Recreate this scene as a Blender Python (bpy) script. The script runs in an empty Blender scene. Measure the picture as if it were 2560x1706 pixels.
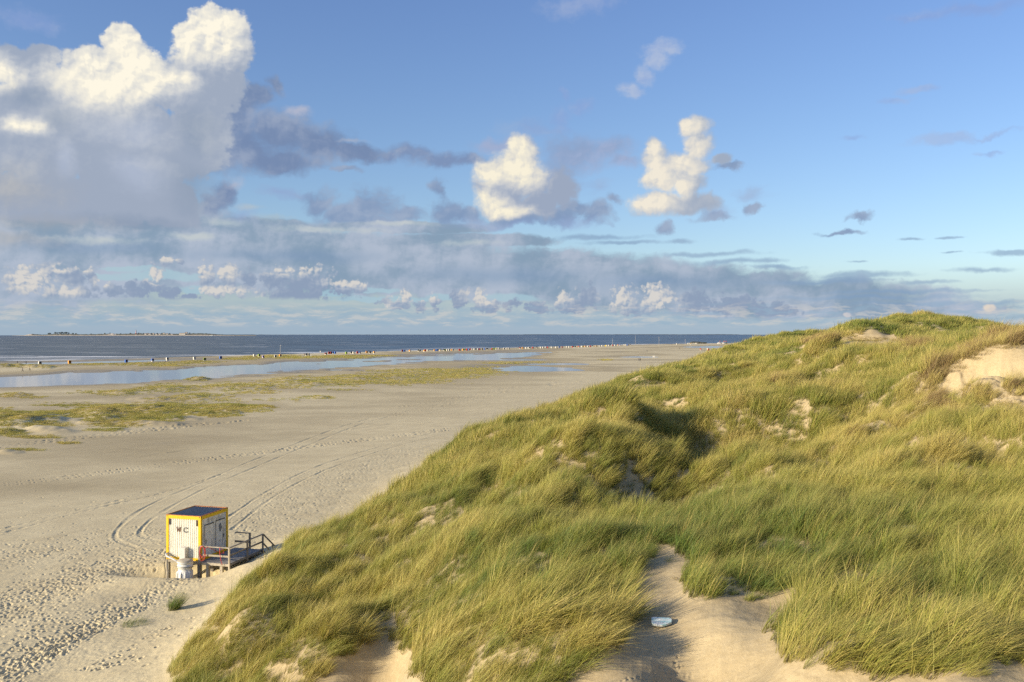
import bpy, bmesh, math, random
import numpy as np
from mathutils import Vector, Matrix

random.seed(7)
RNG = np.random.default_rng(11)
scene = bpy.context.scene
COL = scene.collection

# ------------------------------------------------------------------ camera constants
F = 2263.0            # focal length in photo pixels (photo 2560 x 1706)
PITCH = 19.5 / F      # camera looks very slightly down
EYE = 15.0            # metres above the beach


def ray(px, py):
    """world direction (X/Y, Z/Y) of a photo pixel"""
    a = (px - 1280.0) / F
    b = (py - 853.0) / F
    fy = math.cos(PITCH) - b * math.sin(PITCH)
    return a / fy, (-math.sin(PITCH) - b * math.cos(PITCH)) / fy


def P(px, py, d):
    """world point seen at a photo pixel at forward distance d"""
    rx, rz = ray(px, py)
    return (rx * d, d, EYE + rz * d)


def G(px, py, z=0.0):
    """world point on the level z seen at a photo pixel"""
    rx, rz = ray(px, py)
    d = (z - EYE) / rz
    return (rx * d, d, z)


def to_px(x, y, z):
    """photo pixel of a world point (numpy)"""
    y = np.maximum(y, 0.3)
    c, s = math.cos(PITCH), math.sin(PITCH)
    dz = z - EYE
    yc = y * c - dz * s
    zc = y * s + dz * c
    return 1280 + F * x / yc, 853 - F * zc / yc


# ------------------------------------------------------------------ tags and mesh helpers
def tag(o, label=None, cat=None, group=None, kind=None):
    if label: o['label'] = label
    if cat: o['category'] = cat
    if group: o['group'] = group
    if kind: o['kind'] = kind
    return o


def empty(name, loc, rz=0.0, label=None, cat=None, group=None):
    o = bpy.data.objects.new(name, None)
    COL.objects.link(o)
    o.location = loc
    o.rotation_euler = (0, 0, rz)
    o.empty_display_size = 0.3
    return tag(o, label, cat, group)


class MB:
    """collects boxes, tubes and free faces, builds ONE mesh object"""

    def __init__(self):
        self.v, self.f, self.m = [], [], []
        self.smooth = []

    def add(self, vs, fs, mi=0, smooth=False):
        n = len(self.v)
        self.v.extend([tuple(v) for v in vs])
        for f in fs:
            self.f.append(tuple(i + n for i in f))
            self.m.append(mi)
            self.smooth.append(smooth)
        return self

    def box(self, x0, x1, y0, y1, z0, z1, mi=0):
        vs = [(x0, y0, z0), (x1, y0, z0), (x1, y1, z0), (x0, y1, z0), (x0, y0, z1), (x1, y0, z1), (x1, y1, z1), (x0, y1, z1)]
        return self.add(vs, [(0, 3, 2, 1), (4, 5, 6, 7), (0, 1, 5, 4), (1, 2, 6, 5), (2, 3, 7, 6), (3, 0, 4, 7)], mi)

    def beam(self, p, q, w, h, mi=0, up=(0, 0, 1)):
        """rectangular bar from p to q, w across, h along up"""
        p, q = Vector(p), Vector(q)
        d = (q - p).normalized()
        u = Vector(up)
        s = d.cross(u)
        if s.length < 1e-4:
            s = d.cross(Vector((1, 0, 0)))
        s.normalize()
        u = s.cross(d).normalized()
        vs = []
        for c in (p, q):
            for a, b in ((-1, -1), (1, -1), (1, 1), (-1, 1)):
                vs.append(c + s * a * w / 2 + u * b * h / 2)
        return self.add(vs, [(3, 2, 1, 0), (4, 5, 6, 7), (0, 1, 5, 4), (1, 2, 6, 5), (2, 3, 7, 6), (3, 0, 4, 7)], mi)

    def tube(self, pts, r, n=8, mi=0, cap=True):
        pts = [Vector(p) for p in pts]
        rs = r if isinstance(r, (list, tuple)) else [r] * len(pts)
        prev = None
        vs, fs = [], []
        for i, p in enumerate(pts):
            a = pts[max(0, i - 1)]
            b = pts[min(len(pts) - 1, i + 1)]
            d = (b - a).normalized()
            if prev is None:
                s = d.cross(Vector((0, 0, 1)))
                if s.length < 1e-3:
                    s = Vector((1, 0, 0))
            else:
                s = prev - d * prev.dot(d)
            s.normalize()
            prev = s
            t = d.cross(s)
            for k in range(n):
                an = 2 * math.pi * k / n
                vs.append(p + (s * math.cos(an) + t * math.sin(an)) * rs[i])
        for i in range(len(pts) - 1):
            for k in range(n):
                a = i * n + k
                b = i * n + (k + 1) % n
                fs.append((a, b, b + n, a + n))
        if cap:
            fs.append(tuple(range(n - 1, -1, -1)))
            fs.append(tuple((len(pts) - 1) * n + k for k in range(n)))
        return self.add(vs, fs, mi, True)

    def lathe(self, prof, cx=0, cy=0, n=32, mi=0, sx=1, sy=1):
        vs, fs = [], []
        for r, z in prof:
            for k in range(n):
                an = 2 * math.pi * k / n
                vs.append((cx + math.cos(an) * r * sx, cy + math.sin(an) * r * sy, z))
        for i in range(len(prof) - 1):
            for k in range(n):
                a = i * n + k
                b = i * n + (k + 1) % n
                fs.append((a, b, b + n, a + n))
        fs.append(tuple(range(n - 1, -1, -1)))
        fs.append(tuple((len(prof) - 1) * n + k for k in range(n)))
        return self.add(vs, fs, mi, True)

    def prism(self, poly, fn, t0, t1, mi=0):
        """poly in (a,b); fn(a,b,t)->xyz; extruded from t0 to t1"""
        n = len(poly)
        vs = [fn(a, b, t0) for a, b in poly] + [fn(a, b, t1) for a, b in poly]
        fs = [tuple(range(n - 1, -1, -1)), tuple(range(n, 2 * n))]
        for i in range(n):
            j = (i + 1) % n
            fs.append((i, j, j + n, i + n))
        return self.add(vs, fs, mi)

    def mesh(self, name, mats):
        me = bpy.data.meshes.new(name)
        me.from_pydata(self.v, [], self.f)
        for m in (mats if isinstance(mats, (list, tuple)) else [mats]):
            me.materials.append(m)
        me.polygons.foreach_set('material_index', self.m)
        me.polygons.foreach_set('use_smooth', self.smooth)
        bm = bmesh.new()
        bm.from_mesh(me)
        bmesh.ops.recalc_face_normals(bm, faces=bm.faces)
        bm.to_mesh(me)
        bm.free()
        me.update()
        return me

    def build(self, name, mats, parent=None, loc=None, bevel=0.0, link=True):
        o = bpy.data.objects.new(name, self.mesh(name, mats))
        if link: COL.objects.link(o)
        if parent is not None: o.parent = parent
        if loc is not None: o.location = loc
        if bevel > 0:
            m = o.modifiers.new('bevel', 'BEVEL')
            m.width = bevel
            m.segments = 2
            m.limit_method = 'ANGLE'
        return o


def np_mesh(name, verts, quads, mat, smooth=True):
    me = bpy.data.meshes.new(name)
    nv, nq = len(verts), len(quads)
    me.vertices.add(nv)
    me.vertices.foreach_set('co', np.ascontiguousarray(verts, dtype=np.float32).ravel())
    k = quads.shape[1]
    me.loops.add(nq * k)
    me.loops.foreach_set('vertex_index', np.ascontiguousarray(quads, dtype=np.int32).ravel())
    me.polygons.add(nq)
    me.polygons.foreach_set('loop_start', np.arange(0, nq * k, k, dtype=np.int32))
    me.update(calc_edges=True)
    if smooth:
        me.polygons.foreach_set('use_smooth', np.ones(nq, dtype=bool))
    me.materials.append(mat)
    return me


def np_attr(me, name, arr):
    a = me.attributes.new(name, 'FLOAT', 'POINT')
    a.data.foreach_set('value', np.ascontiguousarray(arr, dtype=np.float32).ravel())


# ------------------------------------------------------------------ numpy noise
def _hash(ix, iy, seed):
    h = (ix.astype(np.int64) * 374761393 + iy.astype(np.int64) * 668265263 + seed * 1442695041) & 0xFFFFFFFF
    h = ((h ^ (h >> 13)) * 1274126177) & 0xFFFFFFFF
    return (h ^ (h >> 16)) & 0xFFFFFFFF


def pnoise(x, y, seed=0):
    x = np.asarray(x, dtype=np.float64)
    y = np.asarray(y, dtype=np.float64)
    x0, y0 = np.floor(x), np.floor(y)
    fx, fy = x - x0, y - y0
    ux = fx * fx * fx * (fx * (fx * 6 - 15) + 10)
    uy = fy * fy * fy * (fy * (fy * 6 - 15) + 10)

    def g(i, j):
        a = _hash(x0 + i, y0 + j, seed) * (2 * math.pi / 4294967296.0)
        return np.cos(a) * (fx - i) + np.sin(a) * (fy - j)
    return ((g(0, 0) * (1 - ux) + g(1, 0) * ux) * (1 - uy) + (g(0, 1) * (1 - ux) + g(1, 1) * ux) * uy) * 1.5


def fbm(x, y, seed=0, oct=4, gain=0.5):
    s, a, f = 0.0, 1.0, 1.0
    for i in range(oct):
        s = s + a * pnoise(x * f + 17.3 * i, y * f - 9.1 * i, seed + i)
        a *= gain
        f *= 2.03
    return s


def sstep(a, b, x):
    t = np.clip((x - a) / (b - a), 0, 1)
    return t * t * (3 - 2 * t)


def in_poly(px, py, poly):
    ins = np.zeros(np.shape(px), dtype=bool)
    n = len(poly)
    for i in range(n):
        x0, y0 = poly[i]
        x1, y1 = poly[(i + 1) % n]
        if y0 == y1: continue
        c = ((y0 > py) != (y1 > py)) & (px < (x1 - x0) * (py - y0) / (y1 - y0) + x0)
        ins ^= c
    return ins


def ell(px, py, cx, cy, rx, ry, rot=0.0):
    c, s = math.cos(math.radians(rot)), math.sin(math.radians(rot))
    dx, dy = px - cx, py - cy
    return np.sqrt(((dx * c + dy * s) / rx) ** 2 + ((-dx * s + dy * c) / ry) ** 2)


# ------------------------------------------------------------------ material helpers
class NT:
    """tiny expression builder over a node tree"""

    def __init__(self, nt):
        self.nt = nt

    def node(self, t, **kw):
        n = self.nt.nodes.new(t)
        for k, v in kw.items():
            setattr(n, k, v)
        return n

    def link(self, a, b):
        self.nt.links.new(a, b)

    def _in(self, sock, v):
        if isinstance(v, E): v = v.s
        if isinstance(v, bpy.types.NodeSocket):
            self.nt.links.new(v, sock)
        elif v is not None:
            sock.default_value = v

    def math(self, op, a, b=None, c=None, clamp=False):
        n = self.node('ShaderNodeMath', operation=op, use_clamp=clamp)
        self._in(n.inputs[0], a)
        if b is not None: self._in(n.inputs[1], b)
        if c is not None: self._in(n.inputs[2], c)
        return E(self, n.outputs[0])

    def vmath(self, op, a, b=None, c=None, out=0):
        n = self.node('ShaderNodeVectorMath', operation=op)
        self._in(n.inputs[0], a)
        if b is not None: self._in(n.inputs[1], b)
        if c is not None: self._in(n.inputs[2], c)
        return E(self, n.outputs[out])

    def mix(self, f, a, b, mode='MIX'):
        n = self.node('ShaderNodeMix', data_type='RGBA', blend_type=mode)
        self._in(n.inputs[0], f)
        for i, v in ((6, a), (7, b)):
            if isinstance(v, tuple) and len(v) == 3: v = (*v, 1)
            self._in(n.inputs[i], v)
        return E(self, n.outputs[2])

    def ramp(self, x, a, b, to0=0.0, to1=1.0, smooth=True):
        n = self.node('ShaderNodeMapRange', interpolation_type='SMOOTHSTEP' if smooth else 'LINEAR')
        self._in(n.inputs[0], x)
        for i, v in enumerate((a, b, to0, to1)): self._in(n.inputs[i + 1], v)
        return E(self, n.outputs[0])

    def noise(self, vec, scale, detail=3, rough=0.5, dist=0.0, dim='3D', out=0, w=None, typ='FBM', lac=2.0):
        n = self.node('ShaderNodeTexNoise', noise_dimensions=dim, noise_type=typ)
        if vec is not None: self._in(n.inputs['Vector'], vec)
        self._in(n.inputs['Scale'], scale)
        self._in(n.inputs['Detail'], detail)
        self._in(n.inputs['Roughness'], rough)
        self._in(n.inputs['Lacunarity'], lac)
        self._in(n.inputs['Distortion'], dist)
        return E(self, n.outputs[out])

    def voro(self, vec, scale, feat='F1', dim='3D', detail=0, rough=0.5, smooth=0.3, out=0, rnd=1.0):
        n = self.node('ShaderNodeTexVoronoi', voronoi_dimensions=dim, feature=feat)
        self._in(n.inputs['Vector'], vec)
        self._in(n.inputs['Scale'], scale)
        self._in(n.inputs['Detail'], detail)
        self._in(n.inputs['Roughness'], rough)
        if feat == 'SMOOTH_F1': self._in(n.inputs['Smoothness'], smooth)
        self._in(n.inputs['Randomness'], rnd)
        return E(self, n.outputs[out])

    def comb(self, x, y, z=0.0):
        n = self.node('ShaderNodeCombineXYZ')
        for i, v in enumerate((x, y, z)): self._in(n.inputs[i], v)
        return E(self, n.outputs[0])

    def sep(self, v):
        n = self.node('ShaderNodeSeparateXYZ')
        self._in(n.inputs[0], v)
        return [E(self, n.outputs[i]) for i in range(3)]

    def attr(self, name, typ='GEOMETRY', out=2):
        n = self.node('ShaderNodeAttribute', attribute_name=name, attribute_type=typ)
        return E(self, n.outputs[out])

    def cramp(self, x, stops, interp='LINEAR'):
        n = self.node('ShaderNodeValToRGB')
        n.color_ramp.interpolation = interp
        els = n.color_ramp.elements
        while len(els) < len(stops): els.new(0.5)
        for e, (p, c) in zip(els, stops):
            e.position = p
            e.color = (*c, 1)
        self._in(n.inputs[0], x)
        return E(self, n.outputs[0])

    def bump(self, h, dist, strength=1.0):
        n = self.node('ShaderNodeBump')
        self._in(n.inputs['Height'], h)
        self._in(n.inputs['Distance'], dist)
        self._in(n.inputs['Strength'], strength)
        return n.outputs[0]


class E:
    def __init__(self, t, s): self.t, self.s = t, s
    def __add__(self, o): return self.t.math('ADD', self, o)
    def __radd__(self, o): return self.t.math('ADD', self, o)
    def __sub__(self, o): return self.t.math('SUBTRACT', self, o)
    def __rsub__(self, o): return self.t.math('SUBTRACT', o, self)
    def __mul__(self, o): return self.t.math('MULTIPLY', self, o)
    def __rmul__(self, o): return self.t.math('MULTIPLY', self, o)
    def __truediv__(self, o): return self.t.math('DIVIDE', self, o)
    def __neg__(self): return self.t.math('MULTIPLY', self, -1.0)


def new_mat(name):
    m = bpy.data.materials.new(name)
    m.use_nodes = True
    nt = m.node_tree
    b = nt.nodes['Principled BSDF']
    return m, NT(nt), b


def wear_mat(name, col, rough=0.6, var=0.15, scale=3.0, metal=0.0, dirt=None, dirt_amt=0.0, bump=0.0, spec=0.3, streak=False):
    """plain material with procedural tone variation, optional patches of dirt or rust"""
    m, t, b = new_mat(name)
    tc = t.node('ShaderNodeTexCoord').outputs['Object']
    n = t.noise(tc, scale, 4, 0.6)
    c = t.mix(t.ramp(n, 0.3, 0.7), tuple(v * (1 - var) for v in col), tuple(min(1, v * (1 + var)) for v in col))
    if dirt:
        v = tc
        if streak:
            v = t.vmath('MULTIPLY', tc, (1, 1, 0.12))
        d = t.noise(v, scale * 2.7, 5, 0.65)
        c = t.mix(t.ramp(d, 0.62 - dirt_amt * 0.25, 0.72 - dirt_amt * 0.2), c, dirt)
    t._in(b.inputs['Base Color'], c)
    b.inputs['Roughness'].default_value = rough
    b.inputs['Metallic'].default_value = metal
    b.inputs['Specular IOR Level'].default_value = spec
    if bump > 0:
        t.link(t.bump(t.noise(tc, scale * 8, 3), bump), b.inputs['Normal'])
    return m


# ------------------------------------------------------------------ camera
cam_d = bpy.data.cameras.new('camera')
cam = bpy.data.objects.new('camera', cam_d)
COL.objects.link(cam)
cam.location = (0, 0, EYE)
cam.rotation_euler = (math.pi / 2 - PITCH, 0, 0)
cam_d.sensor_width = 36.0
cam_d.lens = 36.0 * F / 2560.0
cam_d.clip_start = 0.1
cam_d.clip_end = 60000.0
scene.camera = cam

# ------------------------------------------------------------------ light
SUN_EL = math.radians(16.5)
SUN_AZ = math.atan2(-0.90, -0.44)          # clockwise from +Y : x = sin, y = cos
sx, sy, sz = math.sin(SUN_AZ) * math.cos(SUN_EL), math.cos(SUN_AZ) * math.cos(SUN_EL), math.sin(SUN_EL)
sun_d = bpy.data.lights.new('sun', 'SUN')
sun_d.energy = 5.0
sun_d.angle = math.radians(0.53)
sun_d.color = (1.0, 0.85, 0.62)
sun = bpy.data.objects.new('sun', sun_d)
COL.objects.link(sun)
sun.rotation_euler = Vector((sx, sy, sz)).to_track_quat('Z', 'Y').to_euler()
sun.location = (-50, -30, 40)

scene.view_settings.view_transform = 'Standard'
scene.view_settings.look = 'None'
scene.view_settings.gamma = 1.0
scene.view_settings.exposure = 0.0
scene.render.engine = 'CYCLES'
scene.cycles.max_bounces = 6
scene.cycles.diffuse_bounces = 3
scene.cycles.glossy_bounces = 2
scene.cycles.transmission_bounces = 3
scene.cycles.transparent_max_bounces = 6
scene.cycles.caustics_reflective = False
scene.cycles.caustics_refractive = False
# ------------------------------------------------------------------ sky: Nishita sky with clouds laid out by direction
world = bpy.data.worlds.new('World')
scene.world = world
world.use_nodes = True
wt = NT(world.node_tree)
world.node_tree.nodes.clear()
w_out = wt.node('ShaderNodeOutputWorld')
bg = wt.node('ShaderNodeBackground')
wt.link(bg.outputs[0], w_out.inputs[0])
sky = wt.node('ShaderNodeTexSky', sky_type='NISHITA')
sky.sun_disc = False
sky.sun_elevation = SUN_EL
sky.sun_rotation = SUN_AZ
sky.altitude = 20
sky.air_density = 1.0
sky.dust_density = 0.6
sky.ozone_density = 1.6
SKY_STRENGTH = 0.105
EXPO = 0.40
scene.view_settings.exposure = EXPO
bg.inputs['Strength'].default_value = SKY_STRENGTH

# cloud coordinates: azimuth and height of the view direction in "pixels" (1/2263 rad)
gen = wt.node('ShaderNodeTexCoord').outputs['Generated']
gx, gy, gz = wt.sep(gen)
az = wt.math('ARCTAN2', gx, gy) * F
hyp = wt.math('SQRT', gx * gx + gy * gy)
el = (gz / wt.math('MAXIMUM', hyp, 0.001)) * F
CP = wt.comb(az, el, 0.0)


def ae(px, py):
    rx, rz = ray(px, py)
    return math.atan(rx) * F, rz / math.sqrt(1 + rx * rx) * F


def scl(px):
    a = (px - 1280) / F
    return 1 / (1 + a * a)


def blob_d(ells, vec, k=0.25):
    acc = None
    for (cx, cy, rx, ry) in ells:
        a, e = ae(cx, cy)
        ix, iy = 1 / (rx * scl(cx)), 1 / (ry * math.sqrt(scl(cx)))
        q = wt.vmath('MULTIPLY_ADD', vec, (ix, iy, 0), (-a * ix, -e * iy, 0))
        d = wt.vmath('DOT_PRODUCT', q, q, out=1)
        acc = d if acc is None else wt.math('SMOOTH_MIN', acc, d, k)
    return acc


# shared noises -----------------------------------------------------
warp_n = wt.noise(CP, 1 / 120.0, 5, 0.6, dim='2D', out=1)
warp = wt.vmath('SUBTRACT', warp_n, (0.5, 0.5, 0.5))
WCP = wt.vmath('MULTIPLY_ADD', warp, (80, 66, 0), CP)           # wobbling coordinates
PCP = wt.vmath('MULTIPLY_ADD', warp, (46, 46, 0), CP)
puff = wt.voro(PCP, 1 / 58.0, 'F1', '2D', 2.6, 0.5)
puff2 = wt.voro(wt.vmath('ADD', PCP, (-9, 11, 0)), 1 / 58.0, 'F1', '2D', 2.6, 0.5)
relief = puff2 - puff            # >0 facing the light
SCP = wt.vmath('MULTIPLY_ADD', warp, (30, 26, 0), CP)
spuff = wt.voro(SCP, 1 / 23.0, 'F1', '2D', 2.2, 0.55)
srelief = wt.voro(wt.vmath('ADD', SCP, (-4, 5, 0)), 1 / 23.0, 'F1', '2D', 2.2, 0.55) - spuff
fib = wt.noise(wt.vmath('MULTIPLY', WCP, (0.40, 1.3, 0)), 1 / 70.0, 5, 0.6, dim='2D')     # stretched
fine = wt.noise(CP, 1 / 40.0, 5, 0.6, dim='2D')
big = wt.noise(CP, 1 / 200.0, 2, 0.5, dim='2D')

# clear sky --------------------------------------------------------
nish = sky.outputs[0]
t_el = wt.ramp(el, 0, 850, 0, 1, smooth=False)
grade = wt.cramp(t_el, [(0.0, (0.60, 0.66, 0.80)), (0.25, (0.62, 0.69, 0.84)), (0.6, (0.62, 0.69, 0.86)), (1.0, (0.62, 0.69, 0.91))])
clear = wt.vmath('SCALE', wt.mix(1.0, nish, grade, 'MULTIPLY'), None)
clear.s.node.inputs['Scale'].default_value = SKY_STRENGTH * 1.44

K = 1.0 / SKY_STRENGTH


def cc(r, g, b):
    """sRGB 0-255 -> linear radiance before the background strength"""
    f = lambda v: ((v / 255 + 0.055) / 1.055) ** 2.4 / 2 ** EXPO
    return (f(r), f(g), f(b))


col = clear
# low haze band near the horizon
hz = wt.ramp(el, 170, 10, 0, 0.85)
col = wt.mix(hz, col, cc(160, 183, 205))


def layer(col, ells, shade, lit=None, lit_ells=None, soft=0.22, amp=0.5, wisp=0.0, opac=1.0, mid=None, rel=0.7, vec=None, grow=0.15, fall=0.8, tone=0.0, base=None, fn=0.35, bigv=0.5, small=False):
    pf_, rl_ = (spuff, srelief) if small else (puff * 0.7 + spuff * 0.3, relief + srelief * 0.35)
    v = vec if vec is not None else WCP
    s = (1.0 + grow) - wt.math('SQRT', wt.math('MAXIMUM', blob_d(ells, v), 0.0))
    dens = s + (0.45 - pf_) * amp + (fine - 0.5) * fn
    if wisp:
        dens = dens + (fib - 0.5) * (wisp * 1.4)
    al = wt.ramp(dens, 0.0, soft, 0, opac)
    if base is not None:
        be = ae(1280, base)[1]
        al = al * wt.ramp(el + (fine - 0.5) * 14, be - 4, be + 8)
    lit = lit or shade
    if lit_ells is not None:
        g = wt.math('EXPONENT', blob_d(lit_ells, v, 0.5) * (-fall))
        L = g + rl_ * (g + 0.15) * rel + (fine - 0.5) * 0.30 + (big - 0.5) * bigv + tone
        c = wt.cramp(L, [(0.0, shade), (0.38, mid), (0.86, lit), (1.0, tuple(min(v_ * 1.03, 1.0) for v_ in lit))], 'B_SPLINE')
    else:
        L = rl_ * (rel * 0.4) + (big - 0.5) * 1.3 + (fine - 0.5) * 0.4 + (fib - 0.5) * 0.8 + (0.5 + tone)
        c = wt.cramp(L, [(0.15, shade), (0.85, lit)], 'EASE')
    return wt.mix(al, col, c)


# (1) high faint wisps
col = layer(col, [(1655, 118, 62, 26), (1640, 150, 34, 34), (1610, 185, 30, 34), (1580, 222, 30, 24)], cc(142, 168, 216), cc(180, 193, 218), soft=0.9, amp=0.25, wisp=0.8, opac=0.8, tone=0.2)
col = layer(col, [(1400, 300, 40, 40), (1450, 268, 46, 25), (1412, 245, 18, 25), (1460, 10, 110, 34), (60, 45, 110, 30), (2300, 225, 60, 16), (2250, 255, 50, 12), (2120, 345, 50, 14), (2370, 347, 100, 18), (2480, 376, 44, 9), (2450, 18, 260, 22), (2300, 40, 120, 14), (2470, 335, 100, 8)],
            cc(140, 163, 212), cc(170, 183, 213), soft=1.0, amp=0.2, wisp=1.1, opac=0.5)
# (2) grey veil between the two middle cumuli, dark low bank to their left
col = layer(col, [(1520, 370, 120, 42), (1440, 385, 110, 64), (1390, 440, 80, 70), (1260, 360, 100, 26), (1560, 400, 70, 24)], cc(143, 162, 196), cc(163, 175, 206), soft=0.9, amp=0.25, wisp=0.4, opac=0.85)
col = layer(col, [(1030, 385, 76, 28), (1100, 400, 110, 28), (980, 395, 40, 22), (1180, 405, 60, 22)], cc(125, 146, 183), cc(161, 173, 196), soft=0.9, amp=0.3, wisp=0.5, opac=0.95, tone=-0.1, grow=0.3)
# (3) ragged dark clouds under them
col = layer(col, [(795, 505, 50, 42), (860, 540, 80, 36), (940, 520, 80, 60), (1000, 540, 60, 28), (930, 555, 120, 20), (1090, 480, 26, 34), (1110, 530, 50, 36), (1160, 540, 50, 20), (1390, 545, 60, 30), (1430, 520, 50, 22), (1490, 530, 40, 34), (1530, 500, 36, 20), (1890, 515, 28, 16), (1790, 540, 70, 14), (1660, 565, 24, 20), (2140, 547, 42, 10), (2100, 578, 75, 9), (1300, 550, 90, 22), (1810, 420, 46, 12), (860, 425, 50, 10)],
            cc(129, 151, 185), cc(157, 172, 197), soft=0.85, amp=0.45, wisp=0.8, opac=0.92, tone=-0.1, grow=0.32)
# (4) wide stratus bank over the horizon
strat_v = wt.vmath('MULTIPLY_ADD', warp, (120, 26, 0), CP)
col = layer(col, [(100, 650, 480, 130), (500, 640, 480, 100), (900, 660, 480, 88), (1300, 690, 440, 76), (1620, 720, 420, 66), (1950, 750, 430, 52), (620, 570, 220, 30), (300, 560, 400, 60), (1000, 570, 240, 16), (2200, 775, 300, 28), (1150, 600, 260, 20)],
            cc(135, 158, 181), cc(177, 188, 206), soft=0.34, amp=0.12, wisp=0.5, opac=0.97, vec=strat_v, rel=0.5, fn=0.2)
# darker belly of the bank
col = layer(col, [(1250, 690, 420, 34), (1650, 705, 330, 34), (700, 640, 360, 26), (250, 620, 300, 26)], cc(124, 150, 182), cc(138, 162, 189), soft=1.3, amp=0.1, wisp=0.6, opac=0.7, vec=strat_v, rel=0.2)
col = layer(col, [(1480, 592, 150, 10), (1700, 603, 60, 7), (1560, 606, 120, 8), (1850, 655, 150, 9), (1790, 635, 130, 8), (1930, 668, 110, 8), (2150, 690, 170, 11), (2080, 700, 120, 10), (2330, 707, 90, 7), (2440, 675, 120, 9), (2500, 633, 70, 8), (2140, 656, 36, 5), (2260, 730, 260, 7), (2060, 705, 200, 10), (2200, 744, 300, 8), (2290, 595, 40, 5), (2400, 592, 36, 5), (2390, 633, 24, 4), (2350, 758, 300, 8)],
            cc(131, 159, 191), cc(150, 175, 201), soft=1.0, amp=0.12, wisp=1.0, opac=0.72, vec=strat_v, rel=0.2, fn=0.5)
# creamy lights on top of the bank
col = layer(col, [(570, 556, 90, 16), (690, 545, 70, 14), (820, 575, 180, 12), (1150, 605, 110, 12), (1000, 560, 130, 8), (640, 520, 60, 10), (480, 590, 80, 16), (250, 600, 160, 16)], cc(170, 188, 200), cc(199, 206, 206), soft=1.1, amp=0.25, wisp=0.9, opac=0.75, vec=strat_v, rel=0.3)
# (5) gaps of pale sky in the bank near the horizon
col = layer(col, [(260, 690, 60, 10), (420, 690, 140, 14), (330, 672, 100, 7), (850, 735, 50, 12), (1120, 745, 60, 10), (1290, 745, 90, 14), (930, 725, 60, 8), (960, 748, 160, 10), (480, 725, 60, 14)], cc(160, 192, 208), cc(172, 198, 210), soft=0.5, amp=0.35, wisp=0.5, opac=0.9, vec=strat_v, rel=0.3)
# (6) cumuli standing on the horizon
low_v = wt.vmath('MULTIPLY_ADD', warp, (24, 24, 0), CP)
LOWC = dict(shade=cc(137, 155, 182), lit=cc(212, 209, 205), mid=cc(169, 181, 198), soft=0.42, amp=0.75, vec=low_v, fn=0.8, bigv=0.25, rel=1.0, small=True, tone=0.0, fall=0.36)
col = layer(col, [(420, 655, 22, 14), (450, 655, 16, 10), (390, 685, 24, 28), (370, 720, 40, 30), (515, 690, 30, 46), (570, 690, 36, 36), (620, 700, 26, 34), (560, 725, 80, 28), (690, 700, 60, 40), (780, 705, 80, 46), (870, 720, 60, 34), (740, 740, 110, 36)],
            lit_ells=[(420, 648, 18, 8), (386, 690, 16, 16), (550, 728, 60, 8), (505, 672, 18, 16), (565, 680, 18, 14), (740, 672, 50, 12), (880, 705, 40, 10), (640, 745, 14, 6)], base=752, **LOWC)
col = layer(col, [(60, 705, 70, 48), (120, 690, 60, 44), (180, 690, 46, 42), (230, 690, 26, 34), (170, 735, 90, 28), (280, 725, 60, 24), (350, 728, 80, 26), (430, 735, 46, 24), (330, 712, 20, 18), (470, 740, 40, 12)],
            lit_ells=[(75, 700, 40, 26), (60, 670, 18, 8), (160, 728, 24, 10), (215, 668, 18, 8), (255, 705, 14, 8), (150, 672, 20, 8)], base=756, **LOWC)
col = layer(col, [(960, 752, 26, 18), (1010, 745, 22, 30), (1050, 765, 30, 18), (985, 768, 40, 14), (1085, 758, 22, 26), (1150, 748, 34, 36), (1200, 745, 30, 30), (1230, 768, 60, 22), (1290, 760, 24, 16), (1340, 768, 38, 22), (1410, 750, 34, 30), (1470, 745, 36, 44), (1440, 770, 60, 22), (1560, 748, 46, 38), (1640, 745, 52, 42), (1600, 772, 90, 22), (1730, 755, 60, 40), (1830, 762, 90, 34), (1930, 775, 80, 26)],
            lit_ells=[(1000, 735, 26, 14), (1070, 740, 18, 12), (1205, 738, 30, 10), (1215, 755, 14, 6), (1400, 738, 24, 14), (1545, 742, 26, 20), (1630, 738, 30, 22), (1660, 760, 24, 14), (960, 770, 14, 5)], base=795, **LOWC)
# thin base line clouds right above the sea
base_v = wt.vmath('MULTIPLY', low_v, (0.30, 1.6, 0))
bn = wt.noise(base_v, 1 / 22.0, 5, 0.62, dim='2D')
bandw = wt.ramp(el, 10, 26, 0, 1) * wt.ramp(el, 88, 48, 0, 1)
col = wt.mix(wt.ramp(bn, 0.49, 0.66, 0, 0.55) * bandw, col, cc(208, 206, 202))
col = wt.mix(wt.ramp(bn, 0.50, 0.34, 0, 0.55) * bandw, col, cc(149, 177, 198))
# wisps hanging round the small clouds
col = layer(col, [(1240, 560, 140, 14), (1420, 560, 90, 18), (1800, 530, 60, 22), (700, 480, 70, 20), (620, 540, 60, 26), (1500, 470, 60, 26), (1880, 480, 50, 26), (1330, 320, 90, 26)], cc(144, 163, 205), cc(160, 178, 208), soft=1.4, amp=0.3, wisp=1.3, opac=0.6, grow=0.3)
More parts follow.
